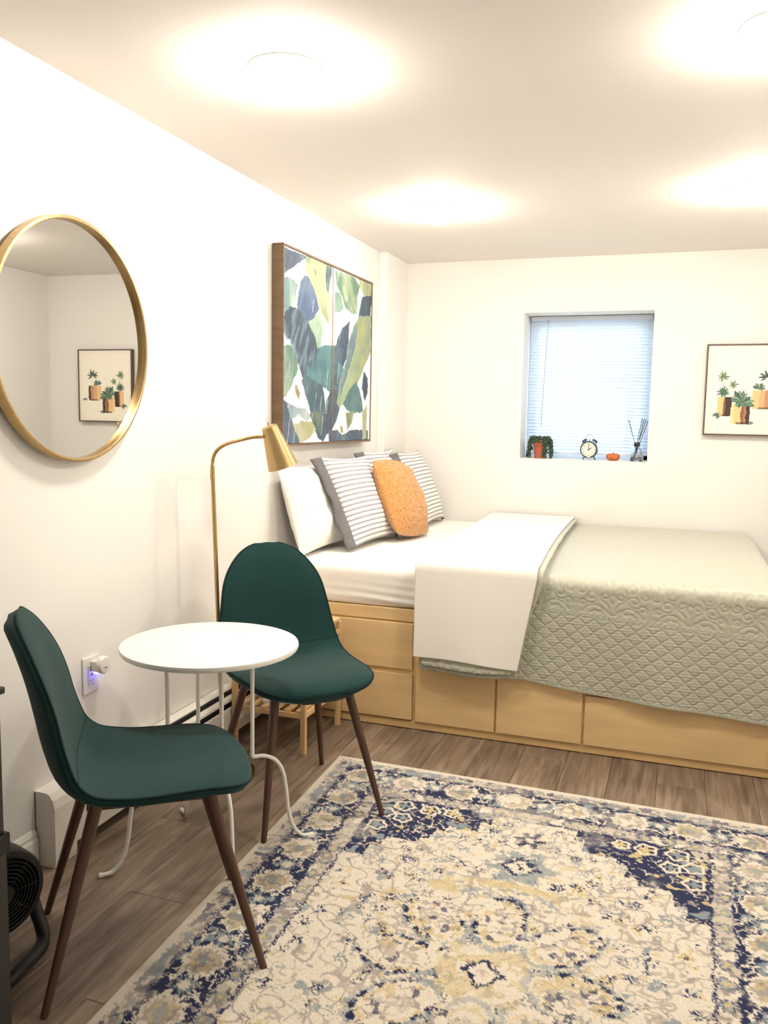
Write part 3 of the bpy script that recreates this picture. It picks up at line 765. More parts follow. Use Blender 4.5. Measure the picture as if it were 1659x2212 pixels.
# loop around the rounded rectangle, profile downwards; top closed by rings
loop = []
cr = 0.07
for (cx_, cy_, a0, dirx) in ((MX1 - cr, MY1 - cr, 0, 0), (MX0 + cr, MY1 - cr, PI / 2, 0), (MX0 + cr, MY0 + cr, PI, 0), (MX1 - cr, MY0 + cr, 1.5 * PI, 0)):
    for k in range(7):
        a = a0 + k / 6 * PI / 2; loop.append((cx_ + cr * math.cos(a), cy_ + cr * math.sin(a), math.cos(a), math.sin(a)))
dense = []
for i in range(len(loop)):
    A = np.array(loop[i]); Bq = np.array(loop[(i + 1) % len(loop)]); d = np.linalg.norm((Bq - A)[:2]); n = max(1, int(d / 0.02))
    for k in range(n): dense.append(A + (Bq - A) * k / n)
dense = np.array(dense); prf = rounded_profile()
rings = []
ctr = np.array([(MX0 + MX1) / 2, (MY0 + MY1) / 2])
for f in (0.02, 0.3, 0.6, 0.85, 0.95):
    rr = ctr + (dense[:, :2] - dense[:, 2:] * 0.045 - ctr) * f
    rings.append(np.column_stack([rr, np.full(len(rr), MZ1)]))
for off, z in prf:
    rr = dense[:, :2] + dense[:, 2:] * off
    t = np.clip((MZ1 - z) / (MZ1 - MZ0), 0, 1)
    # pulled wrinkles near the lower head corner
    wv = 0.006 * np.sin((dense[:, 0] * 9 + z * 160) + 2 * fbm(dense[:, 0] * 6, np.full(len(dense), z * 20))) * (t ** 2) * np.exp(-((dense[:, 0] + 1.15) / 0.35) ** 2)
    rr = rr + dense[:, 2:] * wv[:, None]
    rings.append(np.column_stack([rr, np.full(len(rr), z)]))
mt = grid_mesh('mattress', np.array(rings), M_sheet, None, wrap=True)
tag(mt, 'thick mattress in a white fitted sheet on the platform bed', 'mattress')
mt.data.flip_normals()

# ------------------------------------------------------------------ quilt and folded sheet
M_quilt = mat('sage_green_quilt', (178, 178, 160), 0.46, spec=0.7, sheen=0.4, noise=(60, 0.05, (1, 1, 1)))
def drape(name, xs_f, ztop, yfront, hem_f, m, nb_top=70, nb_front=150, disp=None, thick=0.012, foot=False, label=None, cat=None, parent=None, yback=YB - 0.03, rad=0.05, xn=200, foot_x=0.36):
    """cloth lying on the bed and hanging down its front. xs_f(u,b)->x ; hem_f(x)->hem height"""
    u = np.linspace(0, 1, xn)
    yb = list(np.linspace(yback, yfront + rad, nb_top))
    path = [(y, 0.0) for y in yb]
    for k in range(1, 9):
        a = k / 8 * PI / 2; path.append((yfront + rad - rad * math.sin(a), rad - rad * math.cos(a)))
    nb0 = len(path)
    P = np.zeros((nb0 + nb_front, xn, 3)); S = np.zeros((nb0 + nb_front, xn)); FR = np.zeros((nb0 + nb_front, xn))
    for i in range(nb0 + nb_front):
        v = i / (nb0 + nb_front - 1)
        X = xs_f(u, 0.0 if i < nb0 else (i - nb0 + 1) / nb_front, path[i][0] if i < nb0 else yfront)
        if i < nb0:
            P[i, :, 0] = X; P[i, :, 1] = path[i][0]; P[i, :, 2] = ztop - path[i][1]
            S[i] = (yfront + rad - path[i][0]) if i < nb_top else (path[i][1])
        else:
            t = (i - nb0 + 1) / nb_front
            z0 = ztop - rad; hz = hem_f(X)
            z = z0 + (hz - z0) * t
            P[i, :, 0] = X; P[i, :, 2] = z
            sway = 0.010 * np.sin(X * 7 + 1.0) * t + 0.006 * np.sin(X * 17 + 2) * t * t
            P[i, :, 1] = yfront - np.clip(sway + 0.004 * t, -0.012, 0.03)
            S[i] = ztop - z; FR[i] = t
    if foot:
        over = np.clip(P[..., 0] - foot_x, 0, None)
        r = 0.10
        ang = np.clip(over / r, 0, PI / 2 * 0.80)
        extra = np.clip(over - r * PI / 2 * 0.80, 0, None)
        dx = r * np.sin(ang) + extra * math.cos(PI / 2 * 0.80); dz = r * (1 - np.cos(ang)) + extra * math.sin(PI / 2 * 0.80)
        drop = np.clip(ztop - P[..., 2], 0, None)
        nd = (drop ** 3 + dz ** 3) ** (1 / 3)
        P[..., 0] = np.minimum(P[..., 0], foot_x) + dx
        P[..., 2] = np.maximum(ztop - nd, 0.03)
        P[..., 1] -= 0.10 * np.clip(dz / 0.4, 0, 1) * np.clip(FR, 0, 1)
    if disp is not None:
        N = normals(P)
        if N[5, 5, 2] < 0: N = -N
        P = P + N * disp(P, S, FR, u)[..., None]
    o = grid_mesh(name, P[:, ::-1], m)
    md = o.modifiers.new('thickness', 'SOLIDIFY'); md.thickness = thick; md.offset = -1
    if label: tag(o, label, cat)
    if parent is not None: o.parent = parent
    return o

def quilt_relief(P, S, FR, u):
    X = P[..., 0]; D = S
    # diamonds on the lower front and the foot of the bed
    px_, pz_ = 0.067, 0.059
    sag = 0.058 * (X + 0.57)
    zc = D - sag
    a = X / px_ + zc / pz_; b_ = X / px_ - zc / pz_
    da = np.abs((a % 1) - 0.5) * 2; db = np.abs((b_ % 1) - 0.5) * 2      # 1 at stitch lines
    g = np.maximum(da, db)
    dia = 0.0042 * (1 - sstep(0.72, 0.97, g)) + 0.0012 * sstep(0.5, 0.0, np.hypot(da, db))
    knots = 0.0035 * sstep(0.80, 0.93, np.minimum(da, db))
    dia = dia + knots + 0.0007 * np.sin(zc * 520 + X * 40)
    # scroll band
    band0, band1 = -0.022, 0.128
    mx_ = 0.30
    lx = ((X + 0.38) % mx_) - mx_ / 2; ly = (zc - band0) / (band1 - band0)           # 0 top..1 bottom
    h = np.full(X.shape, 9.0)
    ax = np.abs(lx)
    def curve(pts, n=10):
        nonlocal h
        pth = np.array(bez(pts, n))
        sel = (ly > -0.25) & (ly < 1.1)
        xx = ax[sel]; yy = ly[sel] * (band1 - band0)
        best = np.full(xx.shape, 9.0)
        for q in pth: best = np.minimum(best, (xx - q[0]) ** 2 + (yy - q[1]) ** 2)
        hh = h[sel]; h[sel] = np.minimum(hh, np.sqrt(best))
    def spiral(cx_, cy_, r, t0, turns, sgn):
        return [(cx_ + r * (1 - 0.75 * k / 12) * math.cos(t0 + sgn * turns * 2 * PI * k / 12), cy_ + r * (1 - 0.75 * k / 12) * math.sin(t0 + sgn * turns * 2 * PI * k / 12)) for k in range(13)]
    curve([(0.0, 0.150), (0.03, 0.125), (0.065, 0.108), (0.10, 0.118), (0.122, 0.142)])
    curve([(0.012, 0.140), (0.020, 0.105), (0.045, 0.085), (0.06, 0.06), (0.045, 0.035), (0.02, 0.03)])
    curve(spiral(0.085, 0.075, 0.028, 1.2, 1.2, 1)); curve(spiral(0.118, 0.105, 0.018, 0.4, 1.1, -1)); curve(spiral(0.075, 0.028, 0.022, 2.0, 1.2, -1))
    curve(spiral(0.125, 0.045, 0.022, 0.0, 1.1, 1)); curve(spiral(0.03, 0.062, 0.018, 0.0, 1.0, 1)); curve(spiral(0.118, 0.005, 0.02, 0.0, 1.1, -1))
    curve([(0.0, 0.055), (0.012, 0.075), (0.0, 0.10)]); curve([(0.0, 0.02), (0.016, 0.008), (0.0, -0.015)]); curve([(0.03, -0.01), (0.06, -0.018), (0.09, -0.005), (0.105, 0.02)])
    curve([(0.04, 0.12), (0.05, 0.135), (0.075, 0.130), (0.09, 0.142)])
    scroll = -0.0030 * (1 - sstep(0.0006, 0.0045, h)) + 0.0012 * sstep(0.004, 0.012, h)
    scroll = scroll + 0.0022 * (fbm(X * 60, zc * 70, 2) - 0.5)
    rope = (np.abs(zc - 0.130) < 0.006) | (np.abs(zc - 0.144) < 0.005)
    rp_ = 0.004 * np.sin((X * 260 + zc * 160)) * 0.35 + 0.002
    out = np.where(zc < 0.126, scroll, dia); out = np.where(rope, rp_, out)
    flat = S < -0.03
    out = np.where(flat, 0.0014 * (fbm(X * 45, S * 45, 2) - 0.5), out)
    hemb = FR > 0.975
    out = np.where(hemb, 0.004 + 0.001 * np.sin(X * 300), out)
    return out
HEM = lambda X: 0.300 - 0.075 * np.clip((X + 0.6) / 1.0, 0, 1.2) + 0.006 * np.sin(X * 6)
quilt = drape('quilt', lambda u, t, y: -0.78 + u * 1.62, 0.757, 3.588, HEM, M_quilt, nb_top=60, nb_front=170, xn=420, disp=quilt_relief, thick=0.010, foot=True,
      label='sage green quilted bedspread with embossed border covering the foot of the bed', cat='quilt')
# quilt's turned-back edge under the sheet, then the sheet folded over it
def wrinkle(P, S, FR, u):
    return 0.004 * (fbm(P[..., 0] * 9, S * 5, 3) - 0.5) * (0.4 + FR)
def fold_relief(P, S, FR, u):
    a = P[..., 0] / 0.067 + S / 0.059; b_ = P[..., 0] / 0.067 - S / 0.059
    g = np.maximum(np.abs((a % 1) - 0.5) * 2, np.abs((b_ % 1) - 0.5) * 2)
    return 0.003 * (1 - sstep(0.72, 0.97, g)) + np.where(FR > 0.96, 0.004, 0.0) + 0.004 * np.sin(u * PI)
def skew(xa, xb, bend=0.0):
    def fn(u, t, y):
        back = np.clip((y - 3.6) / 2.0, 0, 1)
        x0 = xa - 0.09 * back; x1 = xb - 0.085 * back - 0.018 * np.sin(back * PI) - (0.070 + 2.2 * max(0, xb + 0.536)) * np.minimum(t * 1.0, 1)
        return x0 + (x1 - x0) * u
    return fn
drape('folded_end', skew(-1.045, -0.530), 0.772, 3.562, lambda X: 0.312 - 0.01 * np.sin((X + 1.04) * 7) , M_quilt, nb_top=40, nb_front=90, xn=110, disp=fold_relief, thick=0.020, parent=quilt)
drape('folded_end', skew(-1.030, -0.512), 0.790, 3.546, lambda X: 0.334 - 0.008 * np.sin((X + 1.04) * 7) , M_quilt, nb_top=40, nb_front=90, xn=110, disp=fold_relief, thick=0.012, parent=quilt)
drape('top_sheet', skew(-1.066, -0.536), 0.802, 3.532, lambda X: 0.372 - 0.016 * (X + 1.06) / 0.45 + 0.004 * np.sin(X * 13), M_sheet, nb_top=60, nb_front=90, xn=90, disp=wrinkle, thick=0.006,
      label='white top sheet folded back over the quilt and hanging down the front', cat='sheet')

# ------------------------------------------------------------------ pillows
def stripe_mat(name, base, stripe, n, frac):
    m = bpy.data.materials.new(name); m.use_nodes = True; nt = m.node_tree; b = nt.nodes['Principled BSDF']
    b.inputs['Roughness'].default_value = 0.85; b.inputs['Specular IOR Level'].default_value = 0.15; b.inputs['Sheen Weight'].default_value = 0.2
    uv = nt.nodes.new('ShaderNodeUVMap'); sp = nt.nodes.new('ShaderNodeSeparateXYZ'); nt.links.new(uv.outputs[0], sp.inputs[0])
    a = nt.nodes.new('ShaderNodeMath'); a.operation = 'MULTIPLY'; a.inputs[1].default_value = n; nt.links.new(sp.outputs['Y'], a.inputs[0])
    f = nt.nodes.new('ShaderNodeMath'); f.operation = 'FRACT'; nt.links.new(a.outputs[0], f.inputs[0])
    g = nt.nodes.new('ShaderNodeMath'); g.operation = 'LESS_THAN'; g.inputs[1].default_value = frac; nt.links.new(f.outputs[0], g.inputs[0])
    mx = nt.nodes.new('ShaderNodeMix'); mx.data_type = 'RGBA'; nt.links.new(g.outputs[0], mx.inputs['Factor'])
    mx.inputs['A'].default_value = (*lin(base), 1); mx.inputs['B'].default_value = (*lin(stripe), 1)
    nt.links.new(mx.outputs['Result'], b.inputs['Base Color'])
    n2 = nt.nodes.new('ShaderNodeTexNoise'); n2.inputs['Scale'].default_value = 260; tc = nt.nodes.new('ShaderNodeTexCoord'); nt.links.new(tc.outputs['Object'], n2.inputs['Vector'])
    bp = nt.nodes.new('ShaderNodeBump'); bp.inputs['Strength'].default_value = 0.15; bp.inputs['Distance'].default_value = 0.002
    nt.links.new(n2.outputs['Fac'], bp.inputs['Height']); nt.links.new(bp.outputs['Normal'], b.inputs['Normal'])
    return m
M_stripe = stripe_mat('grey_white_stripe', (242, 239, 234), (158, 151, 151), 19, 0.38)
M_flange = mat('grey_cotton_flange', (116, 114, 115), 0.85, spec=0.15, noise=(60, 0.1, (1, 1, 1)))
M_pcase = mat('white_pillowcase', (240, 238, 232), 0.85, spec=0.15, sheen=0.2)
M_orange = mat('orange_crinkled_velvet', (200, 145, 88), 0.8, spec=0.2, sheen=0.4, noise=(70, 0.18, (1, 1, 1)), bump=(75, 0.9, (1, 1, 1)))

def pillow_grid(w, h, th, seed, n=56, wr=0.006, pinch=0.10, power=2.6, sag=0.0, rnd=0.0, crk=0.0):
    """two (n,n,3) surfaces in local x (width) z (height) y (thickness, front = -y)"""
    u = np.sin(np.linspace(-PI / 2, PI / 2, n)); U_, V_ = np.meshgrid(u, u)
    ex = 1 - pinch * (1 - V_ ** 2) * np.abs(U_) ** 2 * 0.6; ez = 1 - pinch * (1 - U_ ** 2) * np.abs(V_) ** 2 * 0.6
    X = U_ * w / 2 * ex; Z = V_ * h / 2 * ez
    X, Z = X * np.sqrt(1 - rnd * V_ ** 2 / 2), Z * np.sqrt(1 - rnd * U_ ** 2 / 2)
    t = (np.clip(1 - np.abs(U_) ** power, 0, 1) * np.clip(1 - np.abs(V_) ** power, 0, 1)) ** 0.62
    t = t * (1 - sag * V_)
    wrk = (fbm(U_ * 3 + seed * 7, V_ * 3 + seed, 4) - 0.5) * wr * 2
    wrk = wrk + crk * (np.abs(fbm(U_ * 15 + seed, V_ * 15, 3) - 0.5) * 4 - 0.5)
    edge = np.clip((1 - np.maximum(np.abs(U_), np.abs(V_))) * 8, 0, 1)
    front = np.stack([X, -t * th / 2 + wrk * edge, Z], -1); back = np.stack([X, t * th / 2 + wrk * edge * 0.5, Z], -1)
    uv = np.stack([U_ * 0.5 + 0.5, V_ * 0.5 + 0.5], -1)
    return front, back, uv

def pillow(name, w, h, th, m, label, loc, yaw, lean, roll=0.0, seed=1, flange=None, sides='lrtb', wr=0.006, pinch=0.1, cat='pillow', group=None, power=2.6, nn=56, sag=0.0, rnd=0.0, crk=0.0):
    """front faces -y locally; yaw turns about z, lean tips the top back (+y)"""
    t = thing(name, label, cat, loc, group=group)
    Rm = Matrix.Rotation(yaw, 4, 'Z') @ Matrix.Rotation(-lean, 4, 'X') @ Matrix.Rotation(roll, 4, 'Y')
    t.rotation_euler = Rm.to_euler()
    fr, bk, uv = pillow_grid(w, h, th, seed, nn, wr, pinch, power, sag, rnd, crk)
    off = np.array([0, 0, h / 2])
    o = grid_mesh('cover', np.concatenate([fr + off], 0), m, t, uv=uv)
    o2 = grid_mesh('cover_back', bk[:, ::-1] + off, m if flange is None else M_pcase, t, uv=uv[:, ::-1])
    if flange:
        fl = 0.052
        n = 40
        s = np.linspace(-1, 1, n)
        hx = lambda v: w / 2 * (1 - pinch * (1 - v ** 2) * 0.6); hz = lambda v: h / 2 * (1 - pinch * (1 - v ** 2) * 0.6)
        def strip(ptsA, ptsB, seed2):
            k = 6; P = np.zeros((k, n, 3))
            for i in range(k):
                f = i / (k - 1)
                P[i] = np.array(ptsA) * (1 - f) + np.array(ptsB) * f
                P[i, :, 1] += 0.020 * f * (fbm(s * 3.2 + seed2 * 5, np.full(n, seed2 + 0.2), 2) - 0.5) * 2 + flange * f * f * 0.03
            oo = grid_mesh('flange', P + off, M_flange, t)
            md = oo.modifiers.new('thickness', 'SOLIDIFY'); md.thickness = 0.004; md.offset = 0
        ov = 0.004
        if 'l' in sides: strip([(-hx(v) + ov, 0, v * h / 2) for v in s], [(-hx(v) - fl, 0, v * (h / 2 + 0.006)) for v in s], seed)
        if 'r' in sides: strip([(hx(v) - ov, 0, v * h / 2) for v in s], [(hx(v) + fl, 0, v * (h / 2 + 0.006)) for v in s], seed + 1)
        if 't' in sides: strip([(v * w / 2, 0, hz(v) - ov) for v in s], [(v * (w / 2 + fl * 0.9), 0, hz(v) + fl) for v in s], seed + 2)
        if 'b' in sides: strip([(v * w / 2, 0, -hz(v) + ov) for v in s], [(v * (w / 2 + fl * 0.9), 0, -hz(v) - fl) for v in s], seed + 3)
    return t
YAW = PI / 2          # local -y (front) -> +x ; local +x -> +y
PZ = MZ1 + 0.004
pillow('bed_pillow', 0.66, 0.44, 0.14, M_pcase, 'plain white pillow leaning on the wall nearest the floor lamp', (-1.675, 4.00, PZ + 0.010), YAW, math.radians(17), seed=2, wr=0.016, group='white bed pillows')
pillow('bed_pillow', 0.66, 0.44, 0.13, M_pcase, 'plain white pillow hidden behind the farther striped pillows', (-1.690, 4.86, PZ + 0.010), YAW, math.radians(15), seed=5, wr=0.012, group='white bed pillows')
pillow('striped_pillow', 0.58, 0.49, 0.13, M_stripe, 'grey and white striped pillow in front, with a wide grey flange edge', (-1.510, 4.30, PZ + 0.016), YAW - 0.04, math.radians(25), roll=0.02, seed=3, flange=1, sides='lr', group='striped pillows on the bed')
pillow('striped_pillow', 0.52, 0.49, 0.12, M_stripe, 'striped pillow half hidden behind the orange cushion', (-1.565, 4.93, PZ + 0.016), YAW, math.radians(21), seed=4, flange=1, sides='lr', group='striped pillows on the bed')
pillow('striped_pillow', 0.46, 0.48, 0.12, M_stripe, 'striped pillow farthest from the lamp, close to the back wall', (-1.465, 5.27, PZ + 0.016), YAW, math.radians(23), seed=6, flange=1, sides='lr', group='striped pillows on the bed')
pillow('throw_cushion', 0.44, 0.47, 0.19, M_orange, 'orange crinkled velvet cushion propped on the striped pillows', (-1.385, 4.57, PZ + 0.012), YAW - 0.10, math.radians(25), roll=0.10, seed=7, wr=0.012, pinch=0.02, cat='cushion', nn=150, power=2.4, rnd=0.34, crk=0.006)

# ------------------------------------------------------------------ chairs
M_teal = mat('dark_teal_upholstery', (27, 57, 56), 0.9, spec=0.12, sheen=0.1, noise=(420, 0.14, (1, 1, 1)), bump=(600, 0.10, (1, 1, 1)))
M_pipe = mat('dark_teal_piping', (18, 42, 42), 0.85, spec=0.2)
M_walnut = mat('walnut_print_leg', (84, 56, 42), 0.38, noise=(5, 0.22, (6, 6, 1)))
M_under = mat('black_chair_underside', (26, 30, 30), 0.85)
PROF = [(-0.3066, 0.9222), (-0.2752, 0.8603), (-0.2496, 0.7807), (-0.2299, 0.6887), (-0.2119, 0.6064), (-0.1872, 0.5397), (-0.1375, 0.5006), (-0.0645, 0.4932), (0.0255, 0.4978), (0.1162, 0.5035), (0.1864, 0.5037), (0.235, 0.4952), (0.2662, 0.4768)]
WID = [0.0, 0.1795, 0.1955, 0.2126, 0.2282, 0.2389, 0.242, 0.2404, 0.2366, 0.2298, 0.2176, 0.1961, 0.0]
def chair_shell():
    pr_ = np.array(bez(PROF, 10)); k = len(pr_)
    d = np.r_[0, np.cumsum(np.linalg.norm(np.diff(pr_, axis=0), axis=1))]; Ltot = d[-1]
    kn = d[::10]
    wknots = np.array(WID[1:-1]); 
    m = 71
    s = Ltot * (0.5 - 0.5 * np.cos(np.linspace(0, PI, m)))
    s = 0.5 * s + 0.5 * np.linspace(0, Ltot, m)
    u = np.interp(s, d, pr_[:, 0]); z = np.interp(s, d, pr_[:, 1])
    w = np.interp(s, kn[1:-1], wknots)
    # smooth width and round both ends
    ker = np.ones(5) / 5; w = np.convolve(np.pad(w, 2, mode='edge'), ker, 'valid')
    ra, rb = 0.2017, 0.1139
    ta = np.clip(s / ra, 0, 1); tb = np.clip((Ltot - s) / rb, 0, 1)
    w = w * np.clip(1 - (1 - ta) ** 2.25, 0, 1) ** (1 / 2.15) * (np.clip(1 - (1 - tb) ** 3.2, 0, 1)) ** (1 / 2.4)
    w = np.maximum(w, 0.002)
    T = np.stack([np.gradient(u, s), np.gradient(z, s)], -1); T /= np.linalg.norm(T, axis=1, keepdims=True)
    N = np.stack([-T[:, 1], T[:, 0]], -1)             # sitter's side
    if N[m // 3, 0] < 0: N = -N
    nt_ = 29; t = np.sin(np.linspace(-PI / 2, PI / 2, nt_)); 
    sf = s / Ltot
    conc = 0.027 * sstep(0.0, 0.30, sf) * (1 - sstep(0.40, 0.75, sf)) + 0.010 * sstep(0.3, 0.6, sf) * (1 - sstep(0.70, 1.0, sf)) - 0.006 * sstep(0.85, 1, sf)
    pad_ = 0.012; body = 0.034
    wrel = np.clip(w / 0.2, 0, 1)
    top = np.zeros((m, nt_, 3)); bot = np.zeros((m, nt_, 3))
    for j, tj in enumerate(t):
        c = conc * tj * tj
        puff = pad_ * (1 - tj ** 4) * wrel
        bt = (0.020 + 0.024 * (1 - tj ** 4)) * np.clip(w / 0.08, 0.55, 1)
        a = c + puff; b_ = c - bt
        top[:, j] = np.stack([u + N[:, 0] * a, w * tj, z + N[:, 1] * a], -1)
        bot[:, j] = np.stack([u + N[:, 0] * b_, w * tj, z + N[:, 1] * b_], -1)
    return top, bot, sf
top, bot, sf = chair_shell()
CS = int(np.argmin(np.abs(sf - 0.47)))
def loft_pair(name, a, b_, m, parent, m2):
    o = grid_mesh(name, a, m, parent)
    o2 = grid_mesh(name + '_underside', b_[:, ::-1], m2, o)
    bm = bmesh.new(); bm.from_mesh(o.data)
    return o
def make_chair(label):
    t = thing('dining_chair', label, 'chair', group='teal upholstered chairs')
    for nm, i0, i1 in (('backrest', 0, CS + 1), ('seat', CS, len(sf))):
        mid = lambda j, s_: (top[i0:i1, j] + bot[i0:i1, j]) / 2 + np.array([0, s_ * 0.005, 0])
        P = np.concatenate([top[i0:i1], mid(-1, 1)[:, None], bot[i0:i1, ::-1], mid(0, -1)[:, None]], 1)
        if nm == 'backrest': P = np.concatenate([P.mean(1, keepdims=True)[:1].repeat(P.shape[1], 1), P], 0)
        if nm == 'seat': P = np.concatenate([P, P.mean(1, keepdims=True)[-1:].repeat(P.shape[1], 1)], 0)
        grid_mesh(nm, P, M_teal, t, wrap=True)
    rim = [tuple((top[i, 0] * .88 + bot[i, 0] * .12)) for i in range(len(sf))] + [tuple(top[i, -1] * .88 + bot[i, -1] * .12) for i in range(len(sf) - 1, -1, -1)]
    rim = rim[1:len(sf) - 1] + rim[len(sf) + 1:-1]
    tube('piping', rim, 0.0042, M_pipe, t, n=6, closed=True)
    tube('seam', [tuple(top[CS, j] ) for j in range(1, 28)], 0.0016, M_pipe, t, n=5)
    box('seat_bracket', -0.15, 0.15, -0.13, 0.13, 0.438, 0.454, M_walnut, t, bev=0.004)
    for a in (-1, 1):
        for c in (-1, 1):
            tp = Vector((0.135 * a, 0.135 * c, 0.462)); ft = Vector(((0.262 if a > 0 else -0.262), 0.224 * c, 0.0))
            o = tube('leg', [tuple(tp), tuple(tp.lerp(ft, 0.5)), tuple(ft)], [0.0165, 0.0135, 0.0092], M_walnut, t, n=16)
    return t
near = make_chair('dark teal upholstered chair nearest the camera, facing the white side table')
far = copy_tree(near)
near.location = (-1.280, 1.851, 0.001); near.rotation_euler = (0, 0, math.radians(36.0))
far.location = (-1.275, 2.764, 0.001); far.rotation_euler = (0, 0, math.radians(-42.4))
for ch in near.children:
    if ch.name.startswith('leg'): ch.rotation_euler = (0, 0, math.radians(3.6))
far['label'] = 'dark teal upholstered chair standing beside the bed drawers, behind the side table'

# ------------------------------------------------------------------ side table
M_white = mat('white_lacquered_metal', (240, 238, 232), 0.4)
tb = thing('side_table', 'small round white side table on bent wire legs', 'table', (-1.36, 2.305, 0))
TH = 0.702; TR = 0.276
lathe('table_top', [(0.0, TH - 0.020), (TR - 0.010, TH - 0.020), (TR - 0.003, TH - 0.017), (TR, TH - 0.009), (TR - 0.002, TH - 0.002), (TR - 0.008, TH), (0.0, TH)], M_white, tb, n=96)
legp = [(0.205, 0, TH - 0.022), (0.170, 0, TH - 0.024), (0.145, 0, TH - 0.036), (0.137, 0, TH - 0.070), (0.135, 0, 0.55), (0.135, 0, 0.40)]
path1 = bez(legp, 6)
path2 = bez([(0.135, 0, 0.40), (0.135, 0, 0.322), (0.137, 0, 0.311), (0.146, 0, 0.309), (0.175, 0, 0.307), (0.212, 0, 0.288), (0.238, 0, 0.245), (0.250, 0, 0.18), (0.258, 0, 0.11), (0.275, 0, 0.05), (0.305, 0, 0.013), (0.340, 0, 0.0068)], 7)
for k, ang in enumerate((42.8, 138.0, -135.5, -45.6)):
    lg = tube('leg', [tuple(p) for p in path1] + [tuple(p) for p in path2[1:]], 0.0066, M_white, tb, n=10, rot=(0, 0, math.radians(ang)))
    tube('foot_tip', [(0.334, 0, 0.0075), (0.346, 0, 0.0075)], 0.0078, M_white, lg, n=10)

# ------------------------------------------------------------------ bamboo nightstand with a magazine
M_bam = mat('light_bamboo', (216, 180, 132), 0.5, noise=(6, 0.12, (5, 5, 1)))
NX0, NX1, NY0, NY1, NZ = -1.762, -1.418, 3.160, 3.560, 0.49
ns = thing('nightstand', 'light bamboo nightstand with a slatted lower shelf beside the bed', 'nightstand', (0, 0, 0))
lw = 0.022
for x0 in (NX0, NX1 - lw):
    for y0 in (NY0, NY1 - lw):
        box('leg', x0, x0 + lw, y0, y0 + lw, 0, NZ, M_bam, ns, bev=0.0015, seg=1)
for zz in (0.175, NZ - 0.035):
    for y0 in (NY0 + 0.003, NY1 - lw + 0.003):
        box('rail', NX0 + lw, NX1 - lw, y0, y0 + 0.016, zz - 0.020, zz, M_bam, ns)
    for x0 in (NX0 + 0.003, NX1 - lw + 0.003):
        box('rail', x0, x0 + 0.016, NY0 + lw, NY1 - lw, zz - 0.020, zz, M_bam, ns)
nsl = 6
for k in range(nsl):
    xa = NX0 + lw + 0.004 + (NX1 - NX0 - 2 * lw - 0.03) * k / (nsl - 1)
    box('shelf_slat', xa, xa + 0.026, NY0 + 0.01, NY1 - 0.01, 0.176, 0.184, M_bam, ns)
    box('top_slat', xa - 0.010, xa + 0.042, NY0 - 0.004, NY1 - 0.004, NZ, NZ + 0.012, M_bam, ns, bev=0.001, seg=1)
mg = thing('magazine', 'white magazine lying on the lower nightstand shelf', 'magazine', (-1.58, 3.36, 0.185), rotz=0.25)
box('pages', -0.095, 0.095, -0.13, 0.13, 0.0, 0.010, mat('paper_edge', (228, 226, 218), 0.8), mg)
box('cover', -0.097, 0.097, -0.132, 0.132, 0.0101, 0.0112, mat('magazine_cover', (226, 224, 222), 0.35, noise=(14, 0.12, (1, 1, 1))), mg)

# ------------------------------------------------------------------ floor lamp
M_brass = mat('brushed_brass', (190, 162, 116), 0.32, metal=0.9, bump=(40, 0.05, (1, 1, 12)))
M_brassd = mat('aged_brass_base', (92, 72, 48), 0.4, metal=0.8)
lp = thing('floor_lamp', 'slim brass gooseneck floor lamp with a cone shade', 'floor lamp', (-1.640, 2.878, 0))
lathe('base', [(0.0, 0.0), (0.118, 0.0), (0.122, 0.006), (0.122, 0.016), (0.115, 0.021), (0.02, 0.026), (0.0, 0.026)], M_brassd, lp, n=48)
pt = (-1.664 + 1.640, 2.841 - 2.878, 1.205)
tube('pole', [(0, 0, 0.02), tuple(v * 0.5 + (0, 0, 0.01)[i] for i, v in enumerate(pt)), pt], 0.0082, M_brass, lp, n=16)
tube('pole_joint', [tuple(pt[i] + (0, 0, -0.035)[i] for i in range(3)), tuple(pt[i] + (0, 0, 0.012)[i] for i in range(3))], [0.0096, 0.0085], M_brass, lp, n=16)
o3 = np.array([1.640, -2.878, 0])
gp = [np.array(q) + o3 for q in ((-1.664, 2.841, 1.215), (-1.6615, 2.8435, 1.250), (-1.650, 2.855, 1.280), (-1.6260, 2.8795, 1.3015), (-1.5900, 2.9165, 1.3160), (-1.5560, 2.9510, 1.3270), (-1.5260, 2.9820, 1.3300))]
gpath = bez(gp, 26)
rr = [0.0066 + 0.0009 * math.sin(i * 2 * PI / 2.0 + 0.8) for i in range(len(gpath))]
tube('gooseneck', [tuple(p) for p in gpath], rr, M_brass, lp, n=12)
tdir = Vector((0.26, 0.265, -1.0)).normalized()
quat = Vector((0, 0, -1)).rotation_difference(tdir)
apex = Vector(tuple(np.array((-1.508, 3.000, 1.372)) + o3))
sh = lathe('lamp_shade', [(0.0, 0.0), (0.026, 0.0), (0.031, -0.004), (0.060, -0.168), (0.0585, -0.168), (0.0295, -0.006), (0.0, -0.003)], M_brass, lp, n=48)
sh.location = apex; sh.rotation_mode = 'QUATERNION'; sh.rotation_quaternion = quat
kn = tube('switch', [(0, 0, 0), (0, 0, 0.014)], 0.0035, M_brass, sh, n=8)
tube('switch_pin', [(0, 0, 0.014), (-0.002, 0, 0.030)], 0.0011, M_brass, sh, n=6)
bl = lathe('bulb', [(0.0, -0.02), (0.012, -0.03), (0.014, -0.06), (0.028, -0.10), (0.027, -0.125), (0.015, -0.14), (0.0, -0.145)], mat('frosted_bulb', (240, 238, 230), 0.4), sh, n=24)

